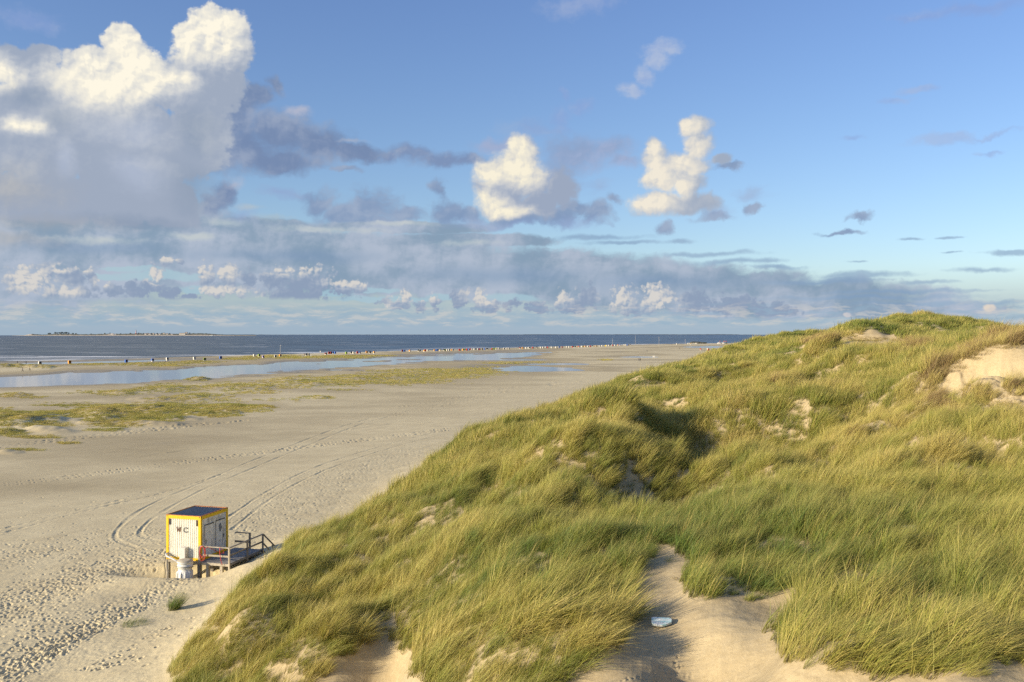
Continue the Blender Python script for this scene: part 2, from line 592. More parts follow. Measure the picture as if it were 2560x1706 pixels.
# (7) the two middle cumuli
CUM = dict(grow=0.3, soft=0.55, amp=0.42, rel=0.6, vec=wt.vmath('MULTIPLY_ADD', warp, (50, 44, 0), CP))
col = layer(col, [(1305, 372, 42, 40), (1290, 410, 62, 46), (1235, 430, 50, 36), (1320, 450, 62, 56), (1260, 480, 80, 48), (1270, 520, 84, 34), (1345, 510, 60, 42), (1400, 470, 46, 60)],
            cc(145, 161, 188), lit=cc(246, 238, 216), mid=cc(200, 203, 209),
            lit_ells=[(1295, 372, 40, 32), (1285, 412, 56, 34), (1225, 432, 36, 30), (1310, 430, 44, 40), (1225, 505, 44, 26), (1270, 528, 56, 16)], fall=0.75, base=556, **CUM)
col = layer(col, [(1735, 318, 40, 30), (1745, 360, 42, 40), (1730, 410, 44, 34), (1632, 365, 20, 26), (1638, 400, 34, 40), (1655, 450, 50, 46), (1720, 460, 50, 36), (1690, 430, 60, 50), (1640, 510, 76, 34), (1720, 510, 90, 30), (1800, 400, 30, 18)],
            cc(151, 167, 191), lit=cc(238, 230, 214), mid=cc(198, 202, 208),
            lit_ells=[(1725, 318, 32, 24), (1735, 360, 34, 30), (1632, 375, 18, 24), (1638, 415, 26, 34), (1650, 450, 44, 40), (1620, 508, 50, 20), (1710, 415, 40, 34), (1690, 470, 40, 20)], fall=0.7, base=548, **CUM)
# (8) long dark cloud to the right of the big tower
col = layer(col, [(590, 370, 150, 78), (700, 335, 120, 66), (790, 355, 110, 52), (880, 380, 90, 30), (680, 400, 150, 34), (640, 240, 56, 34), (690, 218, 26, 30), (600, 260, 70, 40), (560, 300, 90, 60), (560, 480, 40, 36), (530, 505, 40, 30)],
            cc(119, 140, 176), cc(149, 164, 191), soft=0.75, amp=0.3, wisp=0.35, tone=-0.15, grow=0.28)
col = layer(col, [(745, 280, 50, 20), (880, 350, 50, 10), (580, 460, 40, 24)], cc(168, 177, 196), cc(188, 190, 206), soft=1.2, amp=0.2, wisp=0.4, opac=0.75)
# (9) the big cumulus tower
col = layer(col, [(535, 75, 76, 66), (480, 100, 46, 50), (590, 115, 44, 90), (525, 180, 96, 110), (300, 105, 52, 44), (330, 165, 84, 66), (205, 150, 40, 36), (250, 230, 160, 110), (430, 220, 80, 70),
                  (50, 170, 120, 56), (100, 140, 50, 32), (330, 380, 200, 160), (100, 330, 220, 170), (280, 500, 230, 76), (60, 520, 220, 90), (500, 330, 80, 110), (440, 510, 70, 66)],
            cc(150, 164, 187), lit=cc(252, 245, 226), mid=cc(198, 203, 211),
            lit_ells=[(520, 65, 74, 44), (470, 100, 40, 34), (540, 110, 50, 34), (295, 100, 46, 34), (225, 155, 50, 26), (330, 150, 50, 34), (270, 200, 90, 36), (420, 195, 44, 20), (0, 180, 44, 24), (60, 312, 34, 12), (340, 215, 60, 20), (400, 120, 16, 14)],
            soft=0.26, amp=0.42, fall=0.34, rel=0.6, bigv=0.75, tone=0.0, grow=0.26, base=588, vec=wt.vmath('MULTIPLY_ADD', warp, (46, 40, 0), CP))
# soft light patches and dusk-grey veils inside it
col = layer(col, [(330, 330, 110, 60), (350, 430, 90, 60), (160, 400, 40, 60)], cc(176, 187, 208), cc(192, 199, 212), soft=1.2, amp=0.15, wisp=0.2, opac=0.75, grow=0.3)
col = layer(col, [(80, 240, 90, 40), (150, 290, 60, 50), (480, 470, 90, 90), (500, 330, 60, 70), (330, 555, 200, 26)], cc(135, 152, 176), cc(153, 166, 184), soft=1.2, amp=0.15, wisp=0.2, opac=0.62, grow=0.25, tone=-0.1)
col = layer(col, [(40, 470, 200, 80), (120, 560, 300, 34), (40, 600, 200, 30)], cc(160, 166, 176), cc(182, 182, 182), soft=1.5, amp=0.2, wisp=0.3, opac=0.75)
# (10) tiny bright ones above the dunes
col = layer(col, [(2472, 768, 20, 13), (2120, 792, 14, 9)], cc(176, 186, 206), cc(226, 214, 200), soft=0.5, amp=0.35, vec=low_v)

# generic broken cloud for the part of the sky outside the photograph
side = wt.ramp(wt.math('ABSOLUTE', az), 1250, 1700)
gen_n = wt.noise(gen, 3.2, 5, 0.6)
up = wt.ramp(el, 20, 300)
cov = wt.ramp(gen_n, 0.52, 0.68) * wt.math('MAXIMUM', side, wt.ramp(el, 1000, 1400)) * up
col = wt.mix(cov * 0.8, col, cc(196, 200, 210))
# below the horizon: dull ground tone
col = wt.mix(wt.ramp(el, -60, -10, 1, 0), col, cc(96, 100, 96))
col = wt.vmath('SCALE', col, None)
col.s.node.inputs['Scale'].default_value = K
wt._in(bg.inputs['Color'], col)
world.cycles.sampling_method = 'NONE'
world.cycles.sample_map_resolution = 512
# ------------------------------------------------------------------ terrain
def q_of(py):
    return F * math.tan(PITCH + math.atan((py - 853.0) / F))


SAND_POLYS = [
    [(1290, 2300), (1330, 1740), (1400, 1690), (1470, 1650), (1530, 1600), (1560, 1550), (1565, 1500), (1580, 1440), (1615, 1400), (1670, 1415), (1720, 1470), (1780, 1490), (1860, 1500), (1975, 1498), (1960, 1560), (1950, 1620), (1970, 1660), (2050, 1695), (2180, 1694), (2330, 1678), (2700, 1690), (2700, 2300)],
    [(700, 2200), (770, 1700), (790, 1690), (860, 1660), (930, 1590), (960, 1580), (1040, 1640), (1060, 1700), (1060, 2200)],
    [(2345, 985), (2360, 935), (2420, 895), (2500, 868), (2620, 850), (2620, 1055), (2520, 1050), (2440, 1030), (2370, 1030)],
    [(2075, 862), (2120, 842), (2180, 830), (2240, 838), (2280, 856), (2180, 866)],
]

# control points of the dune surface: (photo x, photo y, distance) -> height
CTRL = [
    # bottom edge of the picture, the dune right in front
    (440, 1715, 35), (620, 1715, 32), (760, 1700, 30), (900, 1700, 28), (1080, 1706, 24.5), (1280, 1706, 20.7), (1480, 1706, 19.5), (1700, 1706, 18.3), (2000, 1706, 17.4), (2300, 1706, 16.3), (2560, 1706, 15.2), (2900, 1706, 14.6),
    (520, 1560, 40), (620, 1560, 37), (760, 1560, 35), (900, 1560, 32), (1050, 1570, 28.5), (1280, 1560, 25), (1480, 1540, 24), (1620, 1560, 20.8), (1800, 1560, 20.3), (1990, 1540, 20.0), (2300, 1540, 19), (2560, 1520, 18.4),
    (600, 1470, 44), (700, 1450, 43), (850, 1450, 40), (1000, 1440, 36), (1200, 1420, 31), (1400, 1400, 29), (1560, 1400, 27), (1700, 1440, 24.2), (1900, 1440, 24), (2200, 1400, 24), (2560, 1380, 22.5),
    (700, 1378, 54), (800, 1350, 52), (950, 1330, 46), (1100, 1310, 42), (1300, 1290, 38), (1500, 1300, 33), (1620, 1320, 30.5), (1800, 1290, 29.5), (2000, 1270, 29.5), (2250, 1280, 28.5), (2560, 1280, 27),
    # crest of the near ridge on the right
    (1760, 1225, 34), (2000, 1208, 34), (2250, 1235, 32), (2560, 1230, 31),
    # hollow behind it
    (1480, 1235, 41), (1640, 1250, 40), (1780, 1236, 40), (1900, 1190, 41), (2200, 1180, 38), (2560, 1160, 36),
    # middle mounds and their dark lee side
    (783, 1335, 56), (840, 1308, 58), (903, 1282, 59), (979, 1243, 60), (1034, 1208, 62), (1088, 1162, 65), (1140, 1120, 68), (1200, 1160, 54), (1300, 1210, 47), (1380, 1110, 56), (1540, 1120, 50), (1620, 1060, 55), (1700, 1120, 50), (1820, 1075, 54), (1880, 1120, 48), (2000, 1105, 48), (2200, 1080, 46), (2400, 1090, 42), (2560, 1060, 41),
    (1197, 1079, 71), (1280, 1046, 78), (1250, 1110, 64), (1440, 1045, 72), (1600, 1015, 74), (1720, 1040, 68), (1850, 1030, 63), (2000, 1020, 60), (2150, 1010, 56), (2300, 1010, 50), (2450, 1010, 47), (2600, 980, 46),
    (1300, 1055, 80), (1371, 1037, 86), (1440, 1013, 94), (1523, 976, 105), (1580, 985, 92), (1700, 985, 84), (1850, 970, 80), (2000, 960, 74), (2150, 940, 68), (2300, 930, 60), (2430, 900, 56), (2560, 865, 55), (2800, 850, 54),
    (1632, 927, 132), (1700, 935, 118), (1800, 930, 104), (1900, 925, 96), (2000, 920, 90), (2100, 895, 82), (2250, 890, 72),
    (1720, 905, 160), (1784, 889, 178), (1850, 857, 205), (1920, 880, 150), (2000, 868, 125), (2100, 872, 108), (2200, 866, 98), (2350, 862, 84), (2450, 850, 74), (2560, 835, 66),
    (1980, 848, 190), (1960, 835, 215), (2020, 828, 215), (2060, 838, 170), (2120, 812, 135), (2175, 806, 130), (2250, 826, 125), (2330, 842, 120), (2450, 850, 110),
    (2120, 840, 190), (2160, 832, 188), (2205, 812, 185), (2250, 792, 180), (2310, 781, 175), (2420, 802, 165), (2560, 825, 155), (2350, 826, 145), (2800, 850, 145),
    # beyond the crests: the ground falls again (hidden)
]
EXTRA = [  # (x, y, z) in metres
    (-22, 34, -3.5), (-17.6, 38, -0.4), (-15.6, 46, -0.2), (-14.6, 54, -0.1), (-13.4, 62, -0.2), (-12.0, 76, -0.4), (-10.0, 100, -0.5), (-4.0, 130, -0.5), (7, 170, -0.5), (22, 220, -0.5), (62, 300, -0.5), (112, 400, -0.5),
    (-24, 50, -3), (-24, 70, -4), (-22, 90, -4), (-18, 120, -4), (-8, 170, -4), (5, 230, -4), (35, 320, -4), (90, 450, -4), (-40, 40, -5), (-40, 100, -6), (-30, 200, -7), (-20, 400, -8),
    (130, 480, -0.5), (220, 700, -0.5), (75, 240, 8), (95, 300, 7), (150, 380, 6), (220, 500, 5), (140, 230, 9), (200, 300, 7), (120, 200, 12), (400, 900, 3), (100, 600, -6), (200, 1200, -8), (600, 1400, 2),
    (0, 1.5, 13.25), (3, 3, 13.0), (-3, 3, 12.8), (0, 6, 12.3), (5, 8, 11.6), (0, 10, 10.6), (-6, 8, 10.8), (-3, 14, 8.9), (6, 12, 10.2), (9, 9, 11), (14, 14, 10), (-8, 16, 7.8), (-12, 22, 4.0), (20, 20, 10), (30, 30, 11), (45, 45, 13.5), (60, 60, 15), (90, 90, 16), (130, 120, 16),
]
def _ctrl(c):
    # the picture shows the grass tops: the ground lies a little lower
    x, y, z = P(*c)
    bare = any(in_poly(np.array([c[0]]), np.array([c[1]]), pl)[0] for pl in SAND_POLYS)
    return (x, y, z - (0.0 if bare else 0.5))


cp = np.array([_ctrl(c) for c in CTRL] + EXTRA)
RBF_S = 9.0


def uv_of(x, y):
    y = np.maximum(y, 1.0)
    return 22.63 * np.clip(x / y, -2.2, 2.2), RBF_S * np.log(y)


def _phi(r2):
    return r2 * np.log(r2 + 1e-6) * 0.5


_cu, _cv = uv_of(cp[:, 0], cp[:, 1])
_n = len(cp)
_A = np.zeros((_n + 3, _n + 3))
_A[:_n, :_n] = _phi((_cu[:, None] - _cu) ** 2 + (_cv[:, None] - _cv) ** 2) + np.eye(_n) * 0.25
_A[:_n, _n:] = np.stack([np.ones(_n), _cu, _cv], 1)
_A[_n:, :_n] = _A[:_n, _n:].T
_w = np.linalg.solve(_A, np.concatenate([cp[:, 2], np.zeros(3)]))
_gu = np.linspace(-50, 50, 401)
_gv = np.linspace(0, RBF_S * math.log(1700), 361)
_GZ = np.zeros((len(_gv), len(_gu)))
for _i, _v in enumerate(_gv):
    r2 = (_gu[:, None] - _cu) ** 2 + (_v - _cv) ** 2
    _GZ[_i] = _phi(r2) @ _w[:_n] + _w[_n] + _w[_n + 1] * _gu + _w[_n + 2] * _v


def dune_rbf(x, y):
    u, v = uv_of(x, y)
    fu = np.clip((u + 50) * 4.0, 0, 399.999)
    fv = np.clip(v / (_gv[1] - _gv[0]), 0, len(_gv) - 1.001)
    iu, iv = fu.astype(int), fv.astype(int)
    a, b = fu - iu, fv - iv
    z = (_GZ[iv, iu] * (1 - a) + _GZ[iv, iu + 1] * a) * (1 - b) + (_GZ[iv + 1, iu] * (1 - a) + _GZ[iv + 1, iu + 1] * a) * b
    # left foot of the dune, and the ground falling away below the viewpoint
    xl = np.interp(y, [0, 6, 14, 22, 30, 38, 46, 60, 90, 200], [-9, -11, -14, -16.2, -17.6, -18.0, -17.5, -17, -20, -60])
    z = np.minimum(z, np.minimum(0.45 + (x - xl) * 0.62, 60))
    z = np.minimum(z, np.where(y < 13, 13.2 - 0.3 * y, 99))
    for (bx, by, rx, ry, rot, h) in BUMPS_W:
        dx, dy = x - bx, y - by
        c, s = math.cos(rot), math.sin(rot)
        e = ((dx * c + dy * s) / rx) ** 2 + ((-dx * s + dy * c) / ry) ** 2
        z = z + h * np.exp(-e)
    return z


# extra mounds (+) and hollows (-): photo x, y, distance, size in metres, turn, height
BUMPS = [
    (1470, 1140, 49.5, 3.6, 3.4, 0, 1.1), (1640, 1205, 45.5, 3.6, 2.8, 0, -1.5), (1530, 1050, 60, 4.4, 4.4, 0, 1.4), (1765, 1085, 58, 7.2, 3.0, -8, -1.55), (1800, 1185, 43, 5.5, 3.0, -20, -2.3), (1900, 1060, 60, 5, 2.5, 0, 0.3), (1830, 1090, 54, 7.0, 2.6, -12, -2.3), (1650, 1250, 39, 3.4, 2.0, 0, -0.9),
    (1930, 1150, 45, 2.6, 2.4, 0, 1.1), (2090, 1160, 43, 5.0, 2.2, 0, -1.5), (1500, 1000, 88, 6, 4, -10, 0.0), (1640, 1000, 78, 6, 3, -20, -1.2),
    (1370, 1050, 73, 4, 3, 0, 0.3), (1480, 1045, 70, 3.4, 2.0, 0, -0.9), (1250, 1090, 66, 3, 2, 0, 0.3),
    (1680, 940, 104, 6, 5, 0, 0.8), (1800, 945, 100, 7, 5, -10, -2.2), (1650, 955, 98, 8, 4, 0, 1.1), (1870, 925, 92, 5, 3, 0, -0.9), (1960, 930, 86, 3.5, 3.5, 0, -1.5), (1990, 920, 80, 2.4, 3.0, 0, 0.9), (2055, 930, 78, 3.0, 3.0, 0, -2.0), (2030, 905, 84, 5, 3, 0, 0.8),
    (2270, 838, 150, 20, 5, -18, -2.6), (2150, 848, 118, 10, 5, -8, -2.6), (2165, 818, 130, 7, 4, -5, 0.15), (2270, 865, 95, 10, 3, 0, -1.6), (2120, 872, 98, 11, 4, 0, 1.0), 
    (2440, 935, 53, 5.5, 1.8, -32, -1.5), (2380, 900, 57, 5, 1.6, -30, 0.3), (2455, 985, 49, 1.6, 1.2, 0, 0.5), (1330, 1600, 22.5, 4.2, 1.8, -10, 0.5), (1180, 1560, 25, 3.5, 2.0, 0, 0.5), (1640, 1530, 21.5, 1.7, 2.0, 0, -0.45), (950, 1610, 29, 1.6, 2.5, 0, -1.0),
    (760, 1600, 32, 2.8, 2.5, 0, 0.8), (1780, 1620, 19.3, 1.8, 2, 0, -0.6), (2150, 1610, 18, 3.4, 1.3, 0, 0.35), (1120, 1290, 44, 5, 2.5, -20, -0.5), (1500, 1260, 40, 3, 1.8, 0, -0.6), (1330, 1190, 50, 3, 2.2, 0, 0.6),
    (2320, 1150, 38, 3, 2, 0, 0.5), (2460, 1110, 40, 2.5, 2, 0, -0.6), (1230, 1330, 36, 3, 1.8, 0, 0.5), (1420, 1300, 36, 2.4, 1.4, 0, -0.6), (1250, 1140, 58, 3, 2.4, 0, -0.6), (700, 1440, 43, 3.5, 2.0, -40, 0.5), (860, 1480, 37, 2.4, 2, 0, -0.5), (620, 1560, 37, 2, 2, 0, 0.4),
    (1980, 1120, 46, 6, 1.6, 5, -0.6), (2200, 1120, 42, 5, 1.5, 0, -0.4), (1900, 1010, 62, 6, 3, -20, 0.7), (1760, 1015, 72, 4, 2.4, 0, -0.7),
]
BUMPS_W = []
for (bpx, bpy_, bd, rx, ry, rot, h) in BUMPS:
    w_ = P(bpx, bpy_, bd)
    BUMPS_W.append((w_[0], w_[1], rx * 0.75, ry * 0.9, math.radians(rot), h * 1.7))


def tab(px, pts):
    xs = [p[0] for p in pts]
    ys = [q_of(p[1]) for p in pts]
    return np.interp(px, xs, ys)


SHORE = [(-1500, 935), (-400, 911), (0, 901), (320, 894.5), (600, 886.5), (900, 879), (1200, 871), (1500, 862.8), (1750, 858.5), (1900, 856.8), (2600, 852)]
POOL_UP = [(-2500, 990), (-900, 962), (-300, 947), (0, 941), (100, 937), (170, 930), (320, 925), (480, 917), (640, 909.5), (740, 902), (830, 899), (1000, 889), (1200, 881.5), (1385, 877.5), (1400, 879), (3000, 879)]
POOL_LO = [(-2500, 1060), (-900, 1000), (-300, 978), (0, 966), (320, 957), (500, 946), (640, 941), (740, 934), (860, 927), (1000, 917), (1100, 909), (1240, 900), (1350, 888), (1385, 879), (1400, 870), (3000, 870)]


def pool_field(px, q, x, y):
    """>0 under water (photo pixels of depth), negative on dry sand"""
    up, lo = tab(px, POOL_UP), tab(px, POOL_LO)
    st = fbm(x / 42.0 + q * 0.0, y / 13.0, 31, 4) * 2.2
    f = np.minimum(q - up, lo - q) * 0.8 + fbm(x / 25.0, y / 25.0, 5, 3) * 0.9
    # sand bars break up the middle stretch
    bars = sstep(540, 640, px) * sstep(1240, 1000, px) * sstep(up + 5, up + 11, q)
    f = f - bars * (4.6 - st * 3.0)
    f = f - 0.5 - sstep(0.0, 0.6, fbm(px / 95.0, q / 2.6, 35, 3) + 0.15) * 3.6 * sstep(100, 360, px)
    bars2 = sstep(900, 1100, px) * sstep(up + 14, up + 20, q)
    f = f - bars2 * 4
    f = np.maximum(f, (1 - ell(px, q, 1340, q_of(921) , 105, 7.0)) * 4 + st * 0.6 - 0.3)
    f = np.maximum(f, (1 - ell(px, q, 1395, q_of(909.5), 70, 2.0)) * 3 + st * 0.2)
    f = np.maximum(f, (1 - ell(px, q, 1600, q_of(892), 45, 1.6)) * 3 + st * 0.2)
    f = np.maximum(f, (1 - ell(px, q, 1790, q_of(867.4), 75, 2.0)) * 3)
    f = np.maximum(f, (1 - ell(px, q, 1250, q_of(899), 110, 1.3)) * 3)
    f = np.maximum(f, 1.6 - np.abs(q - np.interp(px, [-600, 0, 180, 330, 480], [q_of(922), q_of(909.5), q_of(906), q_of(902.6), q_of(898)])) - np.maximum(0, (px - 360) / 60.0))
    return f


MOUNDS = [  # (px, py, rx, ry, height) low embryo dunes on the beach
    (60, 1052, 130, 24, 0.9), (150, 1048, 90, 18, 0.7), (265, 1040, 110, 22, 0.75), (340, 1030, 90, 20, 0.7), (395, 1022, 90, 16, 0.7), (490, 1036, 60, 10, 0.55), (560, 1032, 45, 8, 0.5), (380, 1062, 90, 9, 0.5),
    (110, 1078, 90, 10, 0.55), (30, 1080, 60, 10, 0.5), (285, 1075, 40, 5, 0.3), (20, 1134, 40, 6, 0.35), (230, 1060, 60, 10, 0.45), (450, 1050, 55, 9, 0.45),
    (35, 987, 45, 5, 0.5), (300, 982, 45, 5, 0.5), (400, 998, 80, 8, 0.5), (480, 995, 60, 8, 0.5), (490, 948, 32, 4, 0.9), (420, 972, 60, 6, 0.5), (600, 970, 90, 9, 0.6), (760, 960, 80, 8, 0.5), (720, 950, 60, 6, 0.5), (900, 945, 90, 7, 0.5),
    (1000, 940, 90, 7, 0.4), (1080, 930, 100, 7, 0.4), (1180, 925, 60, 6, 0.3), (800, 995, 25, 3, 0.35), (560, 1015, 50, 6, 0.35), (650, 1018, 35, 5, 0.3),
    (20, 916, 60, 5, 1.2), (90, 918, 50, 5, 1.0), (330, 911, 80, 3, 0.5), (400, 907, 80, 3, 0.5), (500, 904, 60, 2.5, 0.5), (650, 893, 60, 3, 0.5), (700, 889, 60, 3, 0.5), (800, 893, 40, 3, 0.5),
]
BERM_GRASS = [(20, 916, 60, 4), (95, 917, 50, 4), (230, 910, 60, 3), (360, 911, 90, 4), (420, 914, 50, 2.5), (500, 905, 55, 2.5), (470, 908, 60, 2), (600, 897, 50, 3), (640, 894, 40, 3), (700, 892, 70, 3), (720, 895, 60, 2), (800, 893, 60, 3.5), (860, 890, 60, 2.5),
              (930, 889, 60, 3), (1000, 884, 70, 2), (1100, 880, 80, 2.2), (1180, 877, 60, 1.6), (1240, 876, 50, 1.2), (880, 894, 40, 2)]
GRASS_B = [(50, 1050, 110, 16, 1.0), (150, 1044, 60, 9, 1.0), (200, 1034, 50, 5, .9), (260, 1044, 60, 11, 1), (330, 1036, 110, 17, 1), (250, 1052, 40, 9, 1), (430, 1035, 60, 8, 1), (490, 1034, 55, 6, 1), (560, 1031, 36, 5, 1), (380, 1022, 120, 7, 1), (450, 1008, 100, 8, .9), (500, 995, 70, 9, .9),
           (560, 1018, 70, 6, .8), (640, 1017, 45, 4, .7), (20, 1082, 45, 6, .7), (90, 1094, 60, 3, .5), (190, 1011, 100, 4, .5), (130, 1030, 60, 4, .6), (45, 988, 45, 4, .8), (80, 992, 30, 3, .6), (290, 983, 60, 5, .8), (240, 980, 60, 3, .5), (330, 978, 40, 4, .7), (400, 975, 80, 6, .8), (440, 968, 60, 6, .8),
           (490, 949, 36, 3, 1), (600, 968, 90, 8, .9), (620, 980, 60, 6, .8), (720, 965, 90, 5, .5), (760, 955, 100, 6, .9), (840, 962, 70, 4, .6), (880, 948, 130, 7, .95), (960, 955, 140, 6, .9), (1050, 940, 130, 7, .9), (1130, 932, 110, 6, .9), (1190, 926, 80, 4, .8), (1060, 925, 60, 3, .6), (1230, 918, 50, 2.5, .6), (1000, 928, 80, 3, .5),
           (800, 995, 40, 4, .8), (690, 1000, 80, 3, .3), (540, 1040, 60, 4, .6), (620, 1028, 50, 3, .4), (270, 1077, 45, 3, .8), (330, 1068, 60, 3, .5), (170, 1110, 30, 2, .7), (60, 1127, 40, 2.5, .7), (860, 975, 60, 2, .3), (1270, 908, 60, 2, .5), (1330, 906, 50, 1.5, .4), (1230, 930, 40, 2, .4),
           (1530, 877, 45, 1.2, .5), (1580, 880, 25, 1, .5), (1515, 900, 14, 1.5, .8), (1430, 925, 30, 1.2, .3), (110, 1060, 60, 10, .5), (560, 1005, 60, 3, .5)]


def mound_h(x, y, px, q):
    h = np.zeros_like(x)
    for (mx, my, rx, ry, hh) in MOUNDS:
        e = ell(px, q, mx, q_of(my), rx, ry)
        h = np.maximum(h, hh * np.clip(1 - e * e * 0.8, 0, 1) ** 1.5)
    m = h > 0.01
    n = np.zeros_like(x)
    n[m] = fbm(x[m] / 6.0, y[m] / 6.0, 77, 3)
    return h * np.clip(0.8 + n * 0.9, 0.1, 2)


TERR_CACHE = {}


def height(x, y, detail=True):
    """terrain height; returns z and a dict of masks"""
    x = np.asarray(x, float)
    y = np.maximum(np.asarray(y, float), 0.5)
    px = 1280 + F * x / y
    q = F * EYE / y
    s = q - tab(px, SHORE)                                   # px inland of the shoreline
    dist = s * y * y / (F * EYE)                             # metres inland
    dist = np.clip(dist, -400, 400)
    pf = pool_field(px, q, x, y)
    zb = -0.75 + np.clip(dist, -60, 30) * 0.03               # shore slope
    zb = np.minimum(zb, 0.16)
    far = sstep(80, 200, y)
    flat = 0.10 - 0.14 * sstep(80, 220, y)
    zb = np.where(dist > 30, flat, np.minimum(zb, flat + 0.1))
    zb = zb + fbm(x / 60.0, y / 60.0, 3, 2) * 0.03 * (dist > 5)
    zb = zb - sstep(-3.0, 0.6, pf) * 0.32 * (dist > 3)
    zb = zb + mound_h(x, y, px, q)
    zd = dune_rbf(x, y)
    # gentle sand apron at the dune foot
    ap = 0.35 * np.exp(np.clip(zd, -9, 0) * 0.6) * sstep(260, 60, y)
    zb = zb + ap
    on = sstep(0.3, 1.8, zd)
    hum = fbm(x / 4.0, y / 3.6, 41, 2, 0.5) * 0.56 + fbm(x / 1.9, y / 1.9, 57, 2) * 0.12
    big = fbm(x / 11.0, y / 9.0, 23, 2) * 0.5
    kk = 0.6 + 0.5 * sstep(25, 60, y)
    zd2 = zd + on * (hum + big) * kk
    k = 1.3 * sstep(300, 90, y) + 0.3
    z = 0.5 * (zb + zd2 + np.sqrt((zb - zd2) ** 2 + k * k)) - 0.25 * k * sstep(4, 0, np.abs(zb - zd2))
    return z, dict(px=px, q=q, dist=dist, pf=pf, on=on, zd=zd, hum=on * kk * (hum * 0.85 + big * 0.5))


def px_true(x, y, z):
    return to_px(x, y, z)


SAND_ELL = [(2130, 1462, 62, 26, 8, 1.0), (1995, 1388, 44, 26, 35, .9), (2340, 1540, 60, 22, 10, .5), (955, 1560, 36, 46, 0, .75), (1962, 935, 24, 9, 10, .95), (1515, 1058, 34, 7, 10, .6), (1680, 1400, 60, 34, 20, .9),
            (1900, 825, 12, 6, 0, .9), (1800, 862, 14, 4, 0, .7), (1860, 877, 10, 3, 0, .7), (1720, 1250, 50, 9, -10, .6), (1600, 1240, 36, 14, 20, .6), (2430, 1130, 14, 20, 0, .7), (2340, 880, 70, 14, -5, .7), (2470, 870, 40, 10, -20, .5),
            (1900, 1100, 14, 6, 0, .5), (520, 1560, 30, 60, -30, .8)]
SPARSE = [(1040, 1310, 150, 50, -20, .62), (940, 1390, 110, 40, -30, .4), (1300, 1240, 110, 18, 10, .4), (1440, 1310, 100, 20, 15, .5), (1500, 1240, 70, 24, 20, .5), (2190, 1065, 130, 36, 5, .5), (2330, 1010, 40, 40, 0, .4), (2150, 860, 80, 12, 0, .4), (2300, 1045, 50, 20, 0, .4), (2440, 1210, 120, 34, 0, .3), (2080, 1210, 80, 10, 0, .4),
          (1980, 1440, 120, 60, 10, .3), (2340, 1530, 120, 40, 10, .4), (1620, 1040, 60, 12, 0, .3), (2500, 1180, 60, 40, 0, .5), (1900, 905, 30, 8, 0, .5), (2230, 870, 60, 14, 0, .7), (2400, 1090, 30, 30, 0, .4), (1180, 1500, 40, 20, 0, .3), (830, 1450, 90, 22, -30, .3), (720, 1570, 60, 40, 0, .2)]
LEFT_EDGE = [(1200, -900), (1375, 712), (1386, 700), (1425, 649), (1449, 613), (1485, 571), (1490, 518), (1560, 505), (1600, 478), (1627, 446), (1669, 372), (1706, 318), (1800, 200)]


def sand_patch(pp, x, y):
    px, py = pp
    wx = px + fbm(x / 2.0, y / 2.0, 91, 3) * 34 * np.clip(25 / y, 0.2, 1.2)
    wy = py + fbm(x / 2.0, y / 2.0, 97, 3) * 20 * np.clip(25 / y, 0.2, 1.2)
    m = np.zeros_like(px)
    for poly in SAND_POLYS:
        m = np.maximum(m, in_poly(wx, wy, poly).astype(float))
    for (cx, cy, rx, ry, rot, a) in SAND_ELL:
        m = np.maximum(m, a * sstep(1.15, 0.8, ell(wx, wy, cx, cy, rx, ry, rot)))
    # brush islands inside the big blowout
    for (cx, cy, rx, ry) in [(2450, 985, 36, 22), (2400, 1010, 60, 10), (2540, 975, 34, 14), (2560, 1040, 20, 10), (2480, 1040, 60, 8), (2390, 1030, 30, 8)]:
        m = np.where(ell(wx, wy, cx, cy, rx, ry) < 1, 0.35, m)
    return m


# rows and columns of the perspective-spaced sheet
rows = list(np.geomspace(0.6, 14.0, 40))
d = rows[-1]
while d < 36:
    d += 0.055 if d < 28 else 0.05
    rows.append(d)
while d < 160:
    d += max(0.05, d * d / 34000.0 * 1.15)
    rows.append(d)
while d < 1650:
    d += d * d / 34000.0 * 1.6 if d < 500 else d * 0.022
    rows.append(d)
rows = np.array(rows)
cin = np.arange(-0.60, 0.6001, 2.6 / F)
cl = -np.geomspace(0.602, 1.7, 60)[::-1]
cols = np.concatenate([cl, cin, -cl[::-1]])
TX, YY = np.meshgrid(cols, rows)
XX = TX * YY
ZZ = np.empty_like(XX)
M = {}
_step = 200
for i in range(0, len(rows), _step):
    z_, m_ = height(XX[i:i + _step], YY[i:i + _step])
    ZZ[i:i + _step] = z_
    for k_, v_ in m_.items():
        M.setdefault(k_, []).append(np.asarray(v_, dtype=np.float32) + np.zeros_like(z_, dtype=np.float32))
M = {k_: np.concatenate(v_) for k_, v_ in M.items()}
GPX, GPY = to_px(XX, YY, ZZ)
M['patch'] = np.concatenate([sand_patch((GPX[i:i + _step], GPY[i:i + _step]), XX[i:i + _step], YY[i:i + _step]) for i in range(0, len(rows), _step)]).astype(np.float32)
_pb = M['patch'].astype(np.float64)
for _k in (9, 9, 7):
    for ax in (0, 1):
        pad = [(_k, _k) if a == ax else (0, 0) for a in (0, 1)]
        cs = np.cumsum(np.pad(_pb, pad, mode='edge'), axis=ax)
        n_ = _pb.shape[ax]
        hi = np.take(cs, np.arange(2 * _k, 2 * _k + n_), axis=ax)
        lo = np.take(cs, np.arange(0, n_), axis=ax)
        _pb = (hi - lo) / (2 * _k)
ZZ -= _pb * (M['hum'] + M['on'] * 0.22)
on_beach = sstep(0.9, 0.2, M['zd'])

